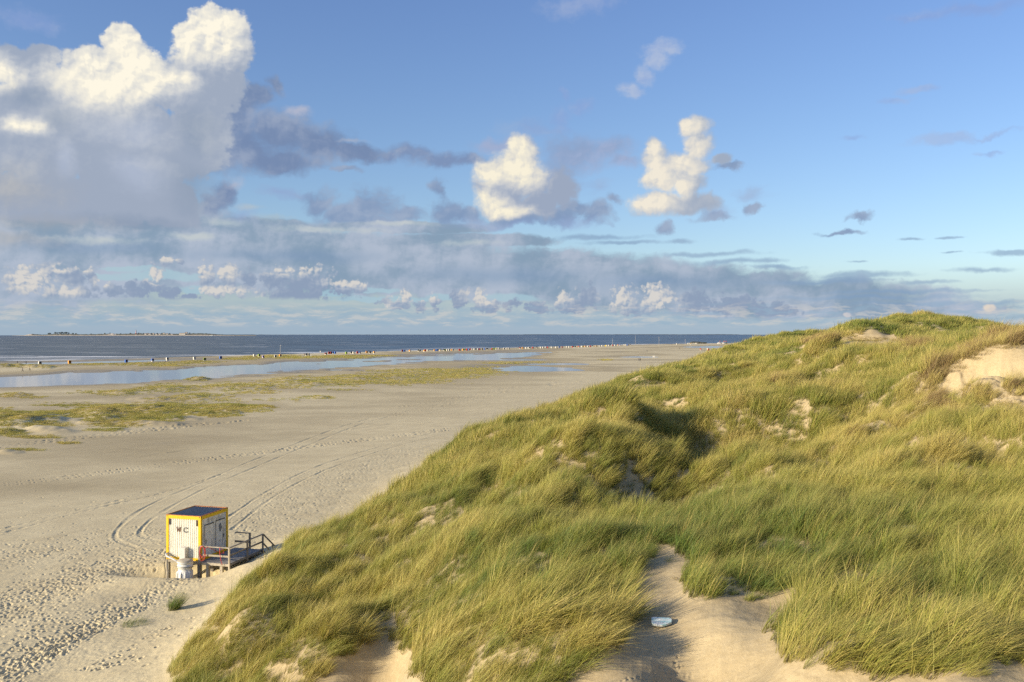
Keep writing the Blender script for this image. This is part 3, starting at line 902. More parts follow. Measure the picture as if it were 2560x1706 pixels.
# disturbed, trampled sand near the dunes and round the container
tramp = sstep(1110, 1330, GPY + (GPX - 700) * 0.25) * on_beach
tramp = np.clip(tramp + sstep(700, 1200, GPX) * sstep(1100, 1180, GPY + (GPX - 900) * 0.35) * on_beach, 0, 1)
near = YY < 120
rx_, ry_ = XX[near], YY[near]
rough_n = fbm(rx_ / 0.42, ry_ / 0.42, 201, 3, 0.6) * 0.011 + fbm(rx_ / 1.6, ry_ / 1.6, 207, 2) * 0.014
ZZ[near] += rough_n * tramp[near] + fbm(rx_ / 3.0, ry_ / 1.0, 211, 3) * 0.006 * on_beach[near]
# ripples on the bare sand of the dune
ZZ[near] += (M['patch'][near] > 0.5) * M['on'][near] * (fbm(rx_ / 1.2, ry_ / 0.8, 215, 3) * 0.035)


rb = sstep(1.2, 0.7, ell(GPX, GPY, 2450, 990, 180, 90)) * M['on']
ZZ += np.where(rb > 0.01, 1, 0) * rb * (np.abs(fbm(XX / 1.6, YY / 1.1, 221, 4, 0.6)) * -0.30 + fbm(XX / 0.5, YY / 0.5, 225, 2) * 0.05)


def grid_window(x, y, r):
    i0, i1 = np.searchsorted(rows, [y - r, y + r])
    t0, t1 = (x - r) / y, (x + r) / y
    j0, j1 = np.searchsorted(cols, [min(t0, t1) - 0.002, max(t0, t1) + 0.002])
    return slice(i0, i1), slice(j0, j1)


DENT = np.zeros_like(ZZ)


def footprint(x, y, ang, L, W, dep):
    sl = grid_window(x, y, L * 1.6)
    dx, dy = XX[sl] - x, YY[sl] - y
    c, s = math.cos(ang), math.sin(ang)
    r = np.sqrt(((dx * c + dy * s) / L) ** 2 + ((-dx * s + dy * c) / W) ** 2)
    DENT[sl] += np.where(r < 1, -dep * (1 - r ** 3), dep * 0.35 * np.exp(-((r - 1.25) / 0.22) ** 2) * (r < 2))


def trail(pts, n, spread, size=0.15, dep=0.062, dirj=0.35):
    pts = [G(*p) for p in pts]
    seg = [math.dist(pts[i][:2], pts[i + 1][:2]) for i in range(len(pts) - 1)]
    tot = sum(seg)
    for _ in range(n):
        t = RNG.random() * tot
        k = 0
        while k < len(seg) - 1 and t > seg[k]:
            t -= seg[k]
            k += 1
        a, b = pts[k], pts[k + 1]
        f = t / seg[k]
        dx, dy = (b[0] - a[0]) / seg[k], (b[1] - a[1]) / seg[k]
        o = RNG.normal() * spread
        x, y = a[0] + (b[0] - a[0]) * f - dy * o, a[1] + (b[1] - a[1]) * f + dx * o
        footprint(x, y, math.atan2(dy, dx) + RNG.normal() * dirj, size * RNG.uniform(0.75, 1.2), size * RNG.uniform(0.42, 0.7), dep * RNG.uniform(0.4, 1.1))


trail([(-200, 1800), (40, 1690), (230, 1600), (330, 1545), (430, 1478), (520, 1440), (600, 1422), (690, 1392)], 1500, 0.75)
trail([(-120, 1580), (60, 1510), (180, 1465), (300, 1425), (410, 1385)], 1100, 1.5, dep=0.06)
trail([(-100, 1400), (120, 1400), (260, 1370), (400, 1330)], 500, 2.4, dep=0.05)
trail([(560, 1370), (640, 1320), (700, 1290), (780, 1250), (900, 1190), (1040, 1130)], 900, 2.2, dep=0.055)
trail([(600, 1340), (660, 1290), (720, 1235), (820, 1180)], 420, 2.5, dep=0.05)
trail([(200, 1706), (300, 1640), (420, 1590)], 70, 0.8)
trail([(240, 1700), (270, 1650), (300, 1610), (420, 1610)], 40, 0.5)
trail([(0, 1706), (120, 1640), (200, 1540), (320, 1500)], 420, 1.8, dep=0.055, dirj=1.2)
for _ in range(900):
    px_, py_ = RNG.uniform(-60, 640), RNG.uniform(1230, 1706)
    if RNG.random() < (0.35 if py_ > 1330 else 0.5):
        x_, y_, _z = G(px_, py_)
        footprint(x_, y_, RNG.uniform(0, 3.14), RNG.uniform(.12, .2), RNG.uniform(.07, .12), RNG.uniform(.015, .05))
clean = np.maximum(sstep(1.3, 0.7, ell(GPX, GPY, 300, 1590, 230, 34, -28)), sstep(1.3, 0.7, ell(GPX, GPY, 330, 1470, 170, 22, -18)))
clean = np.maximum(clean, sstep(1.2, 0.8, ell(GPX, GPY, 480, 1460, 120, 60, -35)) * 0.6)
ZZ += np.clip(DENT, -0.11, 0.05) * on_beach * (1 - 0.85 * clean)
# small animal tracks on the bare sand in front
DENT[:] = 0
for (px_, py_) in [(1625, 1600), (1640, 1612), (1652, 1640), (1665, 1640), (1650, 1655), (1690, 1628), (1700, 1632), (1615, 1665), (1640, 1652), (1600, 1662), (1640, 1670), (1655, 1676), (1662, 1684), (1655, 1700), (1670, 1702), (1550, 1680), (1540, 1690), (1575, 1672), (1590, 1690), (1725, 1652), (1690, 1612), (1680, 1600), (1830, 1672)]:
    k_ = np.argmin((GPX - px_) ** 2 + (GPY - py_) ** 2)
    i_, j_ = divmod(int(k_), GPX.shape[1])
    for _ in range(3):
        footprint(XX[i_, j_] + RNG.normal() * .06, YY[i_, j_] + RNG.normal() * .08, RNG.uniform(0, 3), 0.06, 0.04, 0.022)
ZZ += DENT

# wheel tracks pressed into the beach
TRACKS = [
    ([(-200, 1232), (0, 1214.5), (200, 1190), (425, 1161), (637, 1136), (850, 1108), (1000, 1091), (1120, 1074)], 0.15, 0.06, 0.8),
    ([(-200, 1239), (0, 1220), (200, 1197), (425, 1167), (637, 1141), (850, 1113), (1000, 1096), (1120, 1079)], 0.15, 0.06, 0.8),
    ([(1260, 975), (1180, 994), (1080, 1016), (1000, 1034), (930, 1047), (850, 1070), (722, 1121), (595, 1172), (476, 1226), (404, 1254), (342, 1286), (300, 1322), (284, 1345), (298, 1363), (340, 1378)], 0.20, 0.035, 0),
    ([(1262, 980), (1185, 999), (1085, 1021), (1000, 1038), (960, 1047), (892, 1066), (744, 1129), (595, 1193), (491, 1238), (387, 1298), (355, 1327), (348, 1345), (362, 1354), (395, 1362)], 0.20, 0.035, 0),
    ([(1180, 1068), (1100, 1082), (1000, 1108), (829, 1159), (744, 1193), (646, 1250), (590, 1290), (545, 1320)], 0.18, 0.038, 0),
    ([(1190, 1077), (1100, 1092), (1000, 1119), (900, 1150), (786, 1193), (684, 1250), (620, 1300), (580, 1335)], 0.18, 0.038, 0),
    ([(-100, 1135), (0, 1121), (212, 1098), (425, 1074), (510, 1064), (620, 1052)], 0.25, 0.05, 1.0),
    ([(-100, 1132), (0, 1116), (212, 1092), (425, 1069), (510, 1060)], 0.25, 0.045, 1.0),
    ([(-60, 1350), (0, 1342), (208, 1283), (417, 1238), (560, 1190)], 0.2, 0.035, 0.6),
    ([(-60, 1340), (0, 1330), (120, 1300), (300, 1256)], 0.2, 0.03, 0.6),
    ([(1570, 945), (1480, 951), (1400, 957), (1372, 961), (1390, 965), (1474, 970)], 0.5, 0.06, 0),
    ([(1290, 968), (1200, 985), (1120, 1000), (1000, 1018)], 0.25, 0.04, 0),
    ([(430, 1135), (700, 1102), (1000, 1060)], 0.5, 0.03, 0),
]
sel = (YY > 36) & (YY < 330) & (TX > -0.75) & (TX < 0.2)
idx = np.nonzero(sel.ravel())[0]
tx, ty = XX.ravel()[idx], YY.ravel()[idx]
dz_track = np.zeros(len(idx))
for pts, wd, dep, dash in TRACKS:
    w_ = [G(*p) for p in pts]
    # smooth the polyline a little
    for _ in range(2):
        n_ = [w_[0]]
        for a, b in zip(w_[:-1], w_[1:]):
            n_ += [tuple(a[i] * .75 + b[i] * .25 for i in range(3)), tuple(a[i] * .25 + b[i] * .75 for i in range(3))]
        w_ = n_ + [w_[-1]]
    best = np.full(len(idx), 9.0)
    along = np.zeros(len(idx))
    acc_l = 0.0
    for a, b in zip(w_[:-1], w_[1:]):
        L_ = math.dist(a[:2], b[:2])
        lo_x, hi_x, lo_y, hi_y = min(a[0], b[0]) - 1, max(a[0], b[0]) + 1, min(a[1], b[1]) - 1, max(a[1], b[1]) + 1
        s_ = np.nonzero((tx > lo_x) & (tx < hi_x) & (ty > lo_y) & (ty < hi_y))[0]
        if len(s_):
            ux, uy = (b[0] - a[0]) / L_, (b[1] - a[1]) / L_
            t_ = np.clip((tx[s_] - a[0]) * ux + (ty[s_] - a[1]) * uy, 0, L_)
            d_ = np.hypot(tx[s_] - a[0] - ux * t_, ty[s_] - a[1] - uy * t_)
            bt = d_ < best[s_]
            best[s_[bt]] = d_[bt]
            along[s_[bt]] = acc_l + t_[bt]
        acc_l += L_
    wv = wd * (1 + 0.25 * np.sin(along * 0.6))
    scale_far = 1 + np.clip(ty - 90, 0, 200) / 120.0
    wv = wv * scale_far
    prof = np.where(best < wv, -dep * (1 - (best / wv) ** 2), dep * 0.55 * np.exp(-((best - wv * 1.35) / (wv * 0.4)) ** 2)) * (best < 3 * wv)
    if dash:
        prof = prof * (1 + dash * np.sign(np.sin(along * 2 * math.pi / 1.15)) * 0.9)
    prof *= np.clip(0.75 + pnoise(along * 0.35, along * 0 + 3.3, 9) * 0.8, 0.15, 1.5)
    dz_track += prof
_zz = ZZ.ravel()
_zz[idx] += dz_track * np.clip(scale_far, 1, 1.6) * on_beach.ravel()[idx]
ZZ = _zz.reshape(ZZ.shape)
# hollow scoured under the container
for (hx, hy, rx2, ry2, dp) in [(-20.6, 55.6, 2.1, 1.5, 0.62), (-18.6, 55.4, 1.9, 1.2, 0.45), (-22.2, 55.9, 2.2, 1.0, 0.45)]:
    e_ = np.sqrt(((XX - hx) / rx2) ** 2 + ((YY - hy) / ry2) ** 2)
    ZZ -= dp * np.exp(-e_ ** 3.0) * (YY < 80)
ZZ += 0.62 * np.exp(-(((XX + 14.6 + (YY - 57) * 0.03) / 2.3) ** 2 + ((YY - 57) / 7.0) ** 2)) * (YY < 90)
ZZ += 0.38 * np.exp(-(((XX + 16.3) / 1.5) ** 2 + ((YY - 54.2) / 1.3) ** 2)) * (YY < 70)
ZZ += 0.12 * np.exp(-(((XX + 21.5) / 2.5) ** 2 + ((YY - 53.6) / 0.8) ** 2)) * (YY < 70)
# low sand lip in front of it
ZZ += 0.22 * np.exp(-(((XX + 20.5) / 4.5) ** 2 + ((YY - 52.7) / 1.1) ** 2)) * (YY < 70)

# moisture: real dampness of the flats
up_, lo_ = tab(M['px'], POOL_UP), tab(M['px'], POOL_LO)
wet = np.clip(sstep(-16, -1, M['pf']), 0, 1)
wet = np.maximum(wet, 0.75 * sstep(1.2, 0.4, ell(M['px'], M['q'], 700, q_of(945), 900, 28)) * sstep(640, 1000, M['px']))
wn = fbm(XX / 34.0, YY / 17.0, 121, 4)
flatb = sstep(1115, 985, GPY + (GPX - 300) * 0.18) * on_beach
wet = np.maximum(wet, np.clip(flatb * (0.50 + wn * 0.5), 0, 0.8))
dunefoot = sstep(-9, -1.0, M['zd'])
wet = np.maximum(wet, on_beach * np.clip(sstep(1300, 1150, GPY + (GPX - 500) * 0.16) * (0.42 + wn * 0.4), 0, 1))
wet *= sstep(-0.5, 4, M['dist']) * 0.9 + 0.1
berm = sstep(0, 2.5, M['dist']) * sstep(q_of(0) * 0 + up_ - 1.0, up_ - 6.0, M['q'])
wet = wet * (1 - 0.85 * berm * sstep(-8, -12, M['pf']))
wet = np.maximum(wet, sstep(10, 1, M['dist']) * 0.55)
wet *= on_beach * (1 - 0.75 * dunefoot)
# bands of dry and damp sand on the far flats
st_far = sstep(330, 420, YY) * 0 + sstep(1300, 1500, M['px']) * sstep(190, 300, YY) * on_beach
streak = fbm(XX / 60.0, YY / 26.0, 131, 4)
wet = np.clip(wet * (1 - 0.55 * st_far) + st_far * (streak * 0.75 + 0.05), 0, 1)


def seg_ground():
    nr, nc = XX.shape
    V = np.stack([XX, YY, ZZ], -1).reshape(-1, 3)
    ii = np.arange(nr - 1)[:, None] * nc + np.arange(nc - 1)[None, :]
    quads = np.stack([ii, ii + 1, ii + nc + 1, ii + nc], -1).reshape(-1, 4)
    isd = (M['zd'][:-1, :-1] > 0.55).ravel()
    return V, quads, isd


sand, t, b = new_mat('sand')
geo = t.node('ShaderNodeNewGeometry').outputs['Position']
wt_a = t.attr('wet')
dn_a = t.attr('dune')
n1 = t.noise(geo, 0.35, 5, 0.6)
n2 = t.noise(t.vmath('MULTIPLY', geo, (0.25, 1.0, 1.0)), 0.5, 5, 0.62)
n3 = t.noise(geo, 6.0, 4, 0.65)
grain = t.noise(geo, 60.0, 2, 0.7)
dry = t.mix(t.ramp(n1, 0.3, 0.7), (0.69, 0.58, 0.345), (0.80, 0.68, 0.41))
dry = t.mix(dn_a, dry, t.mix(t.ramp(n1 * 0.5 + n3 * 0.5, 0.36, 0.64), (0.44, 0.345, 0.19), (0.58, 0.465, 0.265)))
damp = t.mix(t.ramp(n2, 0.32, 0.68), (0.43, 0.35, 0.195), (0.52, 0.43, 0.25))
c = t.mix(t.ramp(wt_a + (n2 - 0.5) * 0.55, 0.05, 0.75), dry, damp)
c = t.mix(t.ramp(wt_a, 0.86, 1.0, 0, 0.4), c, (0.13, 0.105, 0.075))
sx1, sy1, sz1 = t.sep(geo)
strk = t.noise(t.comb((sx1 * 0.42 + sy1 * 0.91) * 0.10, (sx1 * 0.91 - sy1 * 0.42) * 1.1, 0.0), 0.9, 5, 0.65)
c = t.mix(t.ramp(strk, 0.5, 0.75, 0, 0.30), c, (0.36, 0.29, 0.17))
c = t.mix(t.ramp(strk, 0.5, 0.28, 0, 0.22), c, (0.66, 0.55, 0.33))
c = t.mix((n3 - 0.5) * 0.5 + 0.12, c, (0.42, 0.34, 0.22))
c = t.mix(t.ramp(grain, 0.35, 0.75, 0, 0.22), c, (0.34, 0.28, 0.18))
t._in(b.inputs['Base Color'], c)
t._in(b.inputs['Roughness'], t.ramp(wt_a, 0.75, 1.0, 0.92, 0.45))
b.inputs['Specular IOR Level'].default_value = 0.2
h1 = t.noise(geo, 9.0, 4, 0.7)
h2 = t.noise(t.vmath('MULTIPLY', geo, (0.35, 1.6, 1.0)), 1.6, 3, 0.6)
t.link(t.bump(h1 * 0.35 + h2 * 0.65, 0.09, 0.55), b.inputs['Normal'])

_V, _Q, _isd = seg_ground()
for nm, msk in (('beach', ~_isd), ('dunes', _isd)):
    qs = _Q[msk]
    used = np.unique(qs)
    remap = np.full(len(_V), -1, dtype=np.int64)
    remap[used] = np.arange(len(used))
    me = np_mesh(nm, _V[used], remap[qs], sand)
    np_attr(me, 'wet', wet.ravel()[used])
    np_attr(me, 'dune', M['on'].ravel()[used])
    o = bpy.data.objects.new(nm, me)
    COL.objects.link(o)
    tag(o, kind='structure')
del _V, _Q

# ------------------------------------------------------------------ interpolated height lookup on the finished sheet
def zlook(x, y):
    x = np.atleast_1d(np.asarray(x, float))
    y = np.atleast_1d(np.asarray(y, float))
    i = np.clip(np.searchsorted(rows, y) - 1, 0, len(rows) - 2)
    tt = x / y
    j = np.clip(np.searchsorted(cols, tt) - 1, 0, len(cols) - 2)
    a = np.clip((y - rows[i]) / (rows[i + 1] - rows[i]), 0, 1)
    bb = np.clip((tt - cols[j]) / (cols[j + 1] - cols[j]), 0, 1)
    return (ZZ[i, j] * (1 - bb) + ZZ[i, j + 1] * bb) * (1 - a) + (ZZ[i + 1, j] * (1 - bb) + ZZ[i + 1, j + 1] * bb) * a


# ------------------------------------------------------------------ shallow pool left by the tide
water, t, b = new_mat('still_water')
geo = t.node('ShaderNodeNewGeometry').outputs['Position']
b.inputs['Base Color'].default_value = (0.20, 0.20, 0.185, 1)
b.inputs['Roughness'].default_value = 0.06
b.inputs['Specular IOR Level'].default_value = 0.9
hn = t.noise(t.vmath('MULTIPLY', geo, (0.5, 1, 1)), 0.9, 3, 0.6)
t.link(t.bump(hn, 0.02, 0.25), b.inputs['Normal'])
pq = np.linspace(q_of(860.5), q_of(1010), 60)
pc = np.linspace(-1.5, 0.36, 90)
PX_, PY_ = np.meshgrid(pc, F * EYE / pq)
vx = PX_ * PY_
keep_q = pq[:, None] - tab(1280 + F * PX_, SHORE)
V = np.stack([vx, PY_, np.full_like(vx, -0.30)], -1).reshape(-1, 3)
ii = np.arange(len(pq) - 1)[:, None] * len(pc) + np.arange(len(pc) - 1)[None, :]
qd = np.stack([ii, ii + len(pc), ii + len(pc) + 1, ii + 1], -1)
ok = (keep_q[:-1, :-1] > 3.2) & (keep_q[1:, 1:] > 3.2) & (keep_q[:-1, 1:] > 3.2)
qd = qd[ok]
o = bpy.data.objects.new('tidal_pool_water', np_mesh('tidal_pool_water', V, qd.reshape(-1, 4), water))
COL.objects.link(o)
tag(o, kind='structure')

# ------------------------------------------------------------------ sea on the curved earth
RE2 = 2 * 7.4e6
sea, t, b = new_mat('sea_water')
geo = t.node('ShaderNodeNewGeometry').outputs['Position']
gx_, gy_, gz_ = t.sep(geo)
shore_a = t.attr('shore')
bandn = t.noise(t.vmath('MULTIPLY', geo, (0.35, 1.0, 0)), 0.0028, 4, 0.6)
wav = t.noise(t.vmath('MULTIPLY', geo, (0.35, 1.0, 0)), 0.045, 5, 0.7)
wav2 = t.noise(t.vmath('MULTIPLY', geo, (0.3, 1.0, 0)), 0.25, 4, 0.7)
left = t.ramp(gx_ / gy_, -0.50, 0.05)
c = t.mix(left, (0.145, 0.165, 0.150), (0.095, 0.16, 0.215))
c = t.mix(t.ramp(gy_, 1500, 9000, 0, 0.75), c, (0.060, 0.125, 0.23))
c = t.mix(t.ramp(bandn, 0.4, 0.62, 0, 0.6), c, (0.065, 0.085, 0.09))
c = t.mix(t.ramp(wav, 0.45, 0.62, 0, 0.7), c, (0.035, 0.05, 0.055))
c = t.mix(t.ramp(wav2, 0.55, 0.75, 0, 0.3), c, (0.17, 0.2, 0.2))
# breaking crests
cr = t.noise(t.vmath('MULTIPLY', geo, (0.16, 1.0, 0)), 0.05, 4, 0.62)
cr2 = t.noise(geo, 0.5, 3, 0.7)
surfz = t.ramp(shore_a, 230, 50) * 0.085 + t.ramp(shore_a, 45, 10) * 0.04
foam = t.ramp(cr + surfz + (cr2 - 0.5) * 0.05, 0.632, 0.655)
c = t.mix(foam, c, (0.75, 0.76, 0.74))
t._in(b.inputs['Base Color'], c)
t._in(b.inputs['Roughness'], t.mix(foam, (0.42, 0.42, 0.42), (0.9, 0.9, 0.9)))
b.inputs['Specular IOR Level'].default_value = 0.35
t.link(t.bump(wav * 0.6 + wav2 * 0.4, 1.6, 0.9), b.inputs['Normal'])
sr = np.geomspace(380, 17500, 170)
sc = np.linspace(-1.5, 1.5, 301)
SX, SY = np.meshgrid(sc, sr)
vx = SX * SY
vz = -0.72 - (SY ** 2 * (1 + SX ** 2)) / RE2
sq = F * EYE / SY - tab(1280 + F * SX, SHORE)
sdist = -sq * SY * SY / (F * EYE)
V = np.stack([vx, SY, vz], -1).reshape(-1, 3)
ii = np.arange(len(sr) - 1)[:, None] * len(sc) + np.arange(len(sc) - 1)[None, :]
qd = np.stack([ii, ii + 1, ii + len(sc) + 1, ii + len(sc)], -1)
ok = (sdist[1:, 1:] > -60) | (sdist[1:, :-1] > -60)
me = np_mesh('sea', V, qd[ok].reshape(-1, 4), sea)
np_attr(me, 'shore', np.clip(sdist, -100, 5000).ravel())
o = bpy.data.objects.new('sea', me)
COL.objects.link(o)
tag(o, kind='structure')
# ------------------------------------------------------------------ marram grass
def grass_mat(name, lo, mid, hi, dead):
    m, t, b = new_mat(name)
    tint = t.attr('tint', 'INSTANCER')
    h = t.attr('along')
    bl = t.attr('blade')
    v = tint + (bl - 0.5) * 0.42
    c = t.cramp(v, [(0.0, lo), (0.38, mid), (0.72, hi), (1.0, dead)])
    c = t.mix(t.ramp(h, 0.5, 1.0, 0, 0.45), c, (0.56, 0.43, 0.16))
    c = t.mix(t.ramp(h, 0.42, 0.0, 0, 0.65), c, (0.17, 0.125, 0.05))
    t._in(b.inputs['Base Color'], c)
    b.inputs['Roughness'].default_value = 0.55
    b.inputs['Specular IOR Level'].default_value = 0.3
    tr = t.node('ShaderNodeBsdfTranslucent')
    t._in(tr.inputs['Color'], t.mix(0.5, c, (0.30, 0.32, 0.05)))
    mx = t.node('ShaderNodeMixShader')
    mx.inputs[0].default_value = 0.20
    t.link(b.outputs[0], mx.inputs[1])
    t.link(tr.outputs[0], mx.inputs[2])
    t.link(mx.outputs[0], m.node_tree.nodes['Material Output'].inputs['Surface'])
    return m


G_LO, G_MID, G_HI, G_DEAD = (0.085, 0.15, 0.024), (0.315, 0.32, 0.058), (0.60, 0.49, 0.15), (0.24, 0.155, 0.08)
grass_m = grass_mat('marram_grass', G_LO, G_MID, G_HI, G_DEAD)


def clump_mesh(name, n, radius, hmin, hmax, width, segs, lean, seed, mat, droop=0.5, spread=0.35):
    """one tussock of bent blades leaning towards +X"""
    r = np.random.default_rng(seed)
    vs, fs, al, bl = [], [], [], []
    for k in range(n):
        a, rad = r.uniform(0, 2 * math.pi), radius * math.sqrt(r.random())
        bx, by = math.cos(a) * rad, math.sin(a) * rad
        H = r.uniform(hmin, hmax)
        dirx = lean * r.uniform(0.4, 1.5) + math.cos(a) * spread * r.random() + r.normal() * 0.10
        diry = math.sin(a) * spread * r.random() + r.normal() * 0.14
        dl = math.hypot(dirx, diry) + 1e-6
        ux, uy = dirx / dl, diry / dl
        fa = r.uniform(0, math.pi)
        wx, wy = math.cos(fa), math.sin(fa)
        w = width * r.uniform(0.7, 1.3)
        ang0 = min(1.1, dl * 0.75)
        bend = droop * r.uniform(0.4, 1.5)
        px_, py_, pz_ = bx, by, -0.06
        bv = r.random()
        n0 = len(vs)
        for i in range(segs + 1):
            f = i / segs
            ww = w * (1 - f ** 1.6) * 0.5 + 0.0004
            if i == segs:
                vs.append((px_, py_, pz_)); al.append(f); bl.append(bv)
            else:
                vs.append((px_ - wx * ww, py_ - wy * ww, pz_)); vs.append((px_ + wx * ww, py_ + wy * ww, pz_))
                al += [f, f]; bl += [bv, bv]
            an = ang0 + bend * f * 1.3
            st = H / segs
            px_ += ux * math.sin(an) * st
            py_ += uy * math.sin(an) * st
            pz_ += math.cos(an) * st
        for i in range(segs - 1):
            a0 = n0 + 2 * i
            fs.append((a0, a0 + 1, a0 + 3, a0 + 2))
        a0 = n0 + 2 * (segs - 1)
        fs.append((a0, a0 + 1, a0 + 2))
    me = bpy.data.meshes.new(name)
    me.from_pydata(vs, [], fs)
    me.materials.append(mat)
    np_attr(me, 'along', al)
    np_attr(me, 'blade', bl)
    return me


def protos(tagname, specs, mat=None):
    c = bpy.data.collections.new(tagname)
    for i, sp in enumerate(specs):
        o = bpy.data.objects.new('%s_%02d' % (tagname, i), clump_mesh(tagname, *sp[:-1], mat or grass_m, **sp[-1]))
        c.objects.link(o)
    return c


#        n  radius hmin hmax width segs lean seed
NEAR = protos('near_tussock', [
    (70, 0.14, 0.40, 1.00, 0.0080, 5, 0.35, 1, dict(droop=0.50)),
    (80, 0.18, 0.50, 1.15, 0.0080, 5, 0.50, 2, dict(droop=0.6)),
    (60, 0.11, 0.35, 0.90, 0.0080, 5, 0.25, 3, dict(droop=0.4)),
    (75, 0.20, 0.40, 1.00, 0.0080, 5, 0.65, 4, dict(droop=0.7, spread=0.25)),
    (50, 0.18, 0.25, 0.65, 0.0080, 5, 0.6, 5, dict(droop=0.8, spread=0.6))])
MID = protos('mid_tussock', [
    (60, 0.24, 0.40, 1.0, 0.017, 4, 0.30, 11, dict(droop=0.45)),
    (60, 0.28, 0.45, 1.1, 0.017, 4, 0.42, 12, dict(droop=0.4)),
    (55, 0.22, 0.30, 0.85, 0.016, 4, 0.22, 13, dict(droop=0.4)),
    (50, 0.28, 0.25, 0.7, 0.016, 4, 0.8, 14, dict(droop=0.8, spread=0.5))])
FARP = protos('far_tussock', [
    (60, 0.55, 0.35, 0.95, 0.040, 3, 0.5, 21, dict(droop=0.6)),
    (60, 0.65, 0.45, 1.05, 0.042, 3, 0.6, 22, dict(droop=0.5)),
    (50, 0.5, 0.30, 0.80, 0.038, 3, 0.4, 23, dict(droop=0.6, spread=0.5))])
LOWG = protos('low_tussock', [
    (45, 0.55, 0.20, 0.50, 0.035, 3, 0.6, 31, dict(droop=0.6, spread=0.6)),
    (40, 0.45, 0.15, 0.40, 0.035, 3, 0.5, 32, dict(droop=0.6, spread=0.8)),
    (50, 0.6, 0.25, 0.6, 0.035, 3, 0.6, 33, dict(droop=0.5, spread=0.6))])
BRUSH = protos('dead_brush', [
    (60, 0.30, 0.15, 0.55, 0.009, 4, 0.3, 41, dict(droop=1.6, spread=1.6)),
    (70, 0.35, 0.20, 0.65, 0.009, 4, 0.5, 42, dict(droop=1.9, spread=1.4))])


def scatter(name, coll, pts, scale, rotz, tilt, tint, label, seed=0):
    n = len(pts)
    me = bpy.data.meshes.new(name)
    me.vertices.add(n)
    me.vertices.foreach_set('co', np.ascontiguousarray(pts, dtype=np.float32).ravel())
    np_attr(me, 'tint', tint)
    np_attr(me, 'sc', scale)
    a = me.attributes.new('rot', 'FLOAT_VECTOR', 'POINT')
    a.data.foreach_set('vector', np.stack([np.zeros(n), tilt, rotz], -1).astype(np.float32).ravel())
    r = np.random.default_rng(seed)
    ai = me.attributes.new('pick', 'INT', 'POINT')
    ai.data.foreach_set('value', r.integers(0, len(coll.objects), n).astype(np.int32))
    o = bpy.data.objects.new(name, me)
    COL.objects.link(o)
    ng = bpy.data.node_groups.new(name + '_nodes', 'GeometryNodeTree')
    ng.interface.new_socket('Geometry', in_out='INPUT', socket_type='NodeSocketGeometry')
    ng.interface.new_socket('Geometry', in_out='OUTPUT', socket_type='NodeSocketGeometry')
    N = ng.nodes
    gi, go = N.new('NodeGroupInput'), N.new('NodeGroupOutput')
    ci = N.new('GeometryNodeCollectionInfo')
    ci.inputs['Collection'].default_value = coll
    ci.inputs['Separate Children'].default_value = True
    ci.inputs['Reset Children'].default_value = True
    io = N.new('GeometryNodeInstanceOnPoints')
    io.inputs['Pick Instance'].default_value = True

    def na(nm, ty):
        q_ = N.new('GeometryNodeInputNamedAttribute')
        q_.data_type = ty
        q_.inputs['Name'].default_value = nm
        return next(s_ for s_ in q_.outputs if s_.enabled and s_.name == 'Attribute')
    L = ng.links.new
    L(gi.outputs[0], io.inputs['Points'])
    L(ci.outputs[0], io.inputs['Instance'])
    L(na('pick', 'INT'), io.inputs['Instance Index'])
    L(na('rot', 'FLOAT_VECTOR'), io.inputs['Rotation'])
    L(na('sc', 'FLOAT'), io.inputs['Scale'])
    L(io.outputs[0], go.inputs[0])
    md = o.modifiers.new('instances', 'NODES')
    md.node_group = ng
    tag(o, label, 'grass', kind='stuff')
    return o


def worley(x, y, seed):
    """distance to the nearest jittered cell centre, and that cell's random number and offset"""
    x0, y0 = np.floor(x), np.floor(y)
    best = np.full(x.shape, 9.0)
    rid = np.zeros(x.shape)
    ox, oy = np.zeros(x.shape), np.zeros(x.shape)
    for i in (-1, 0, 1):
        for j in (-1, 0, 1):
            h1 = _hash(x0 + i, y0 + j, seed) / 4294967296.0
            h2 = _hash(x0 + i, y0 + j, seed + 7) / 4294967296.0
            dx, dy = x - (x0 + i + 0.1 + 0.8 * h1), y - (y0 + j + 0.1 + 0.8 * h2)
            d = np.hypot(dx, dy)
            m = d < best
            best = np.where(m, d, best)
            rid = np.where(m, _hash(x0 + i, y0 + j, seed + 13) / 4294967296.0, rid)
            ox, oy = np.where(m, dx, ox), np.where(m, dy, oy)
    return best, rid, ox, oy


# where the grass is: candidates spread over the ground with a chosen density per square metre
def candidates(d0, d1, dens, t0=-0.66, t1=0.70, seed=1):
    r = np.random.default_rng(seed)
    area = (t1 - t0) * (d1 ** 2 - d0 ** 2) / 2
    n = int(area * dens)
    y = np.sqrt(r.uniform(d0 ** 2, d1 ** 2, n))
    x = r.uniform(t0, t1, n) * y
    return x, y


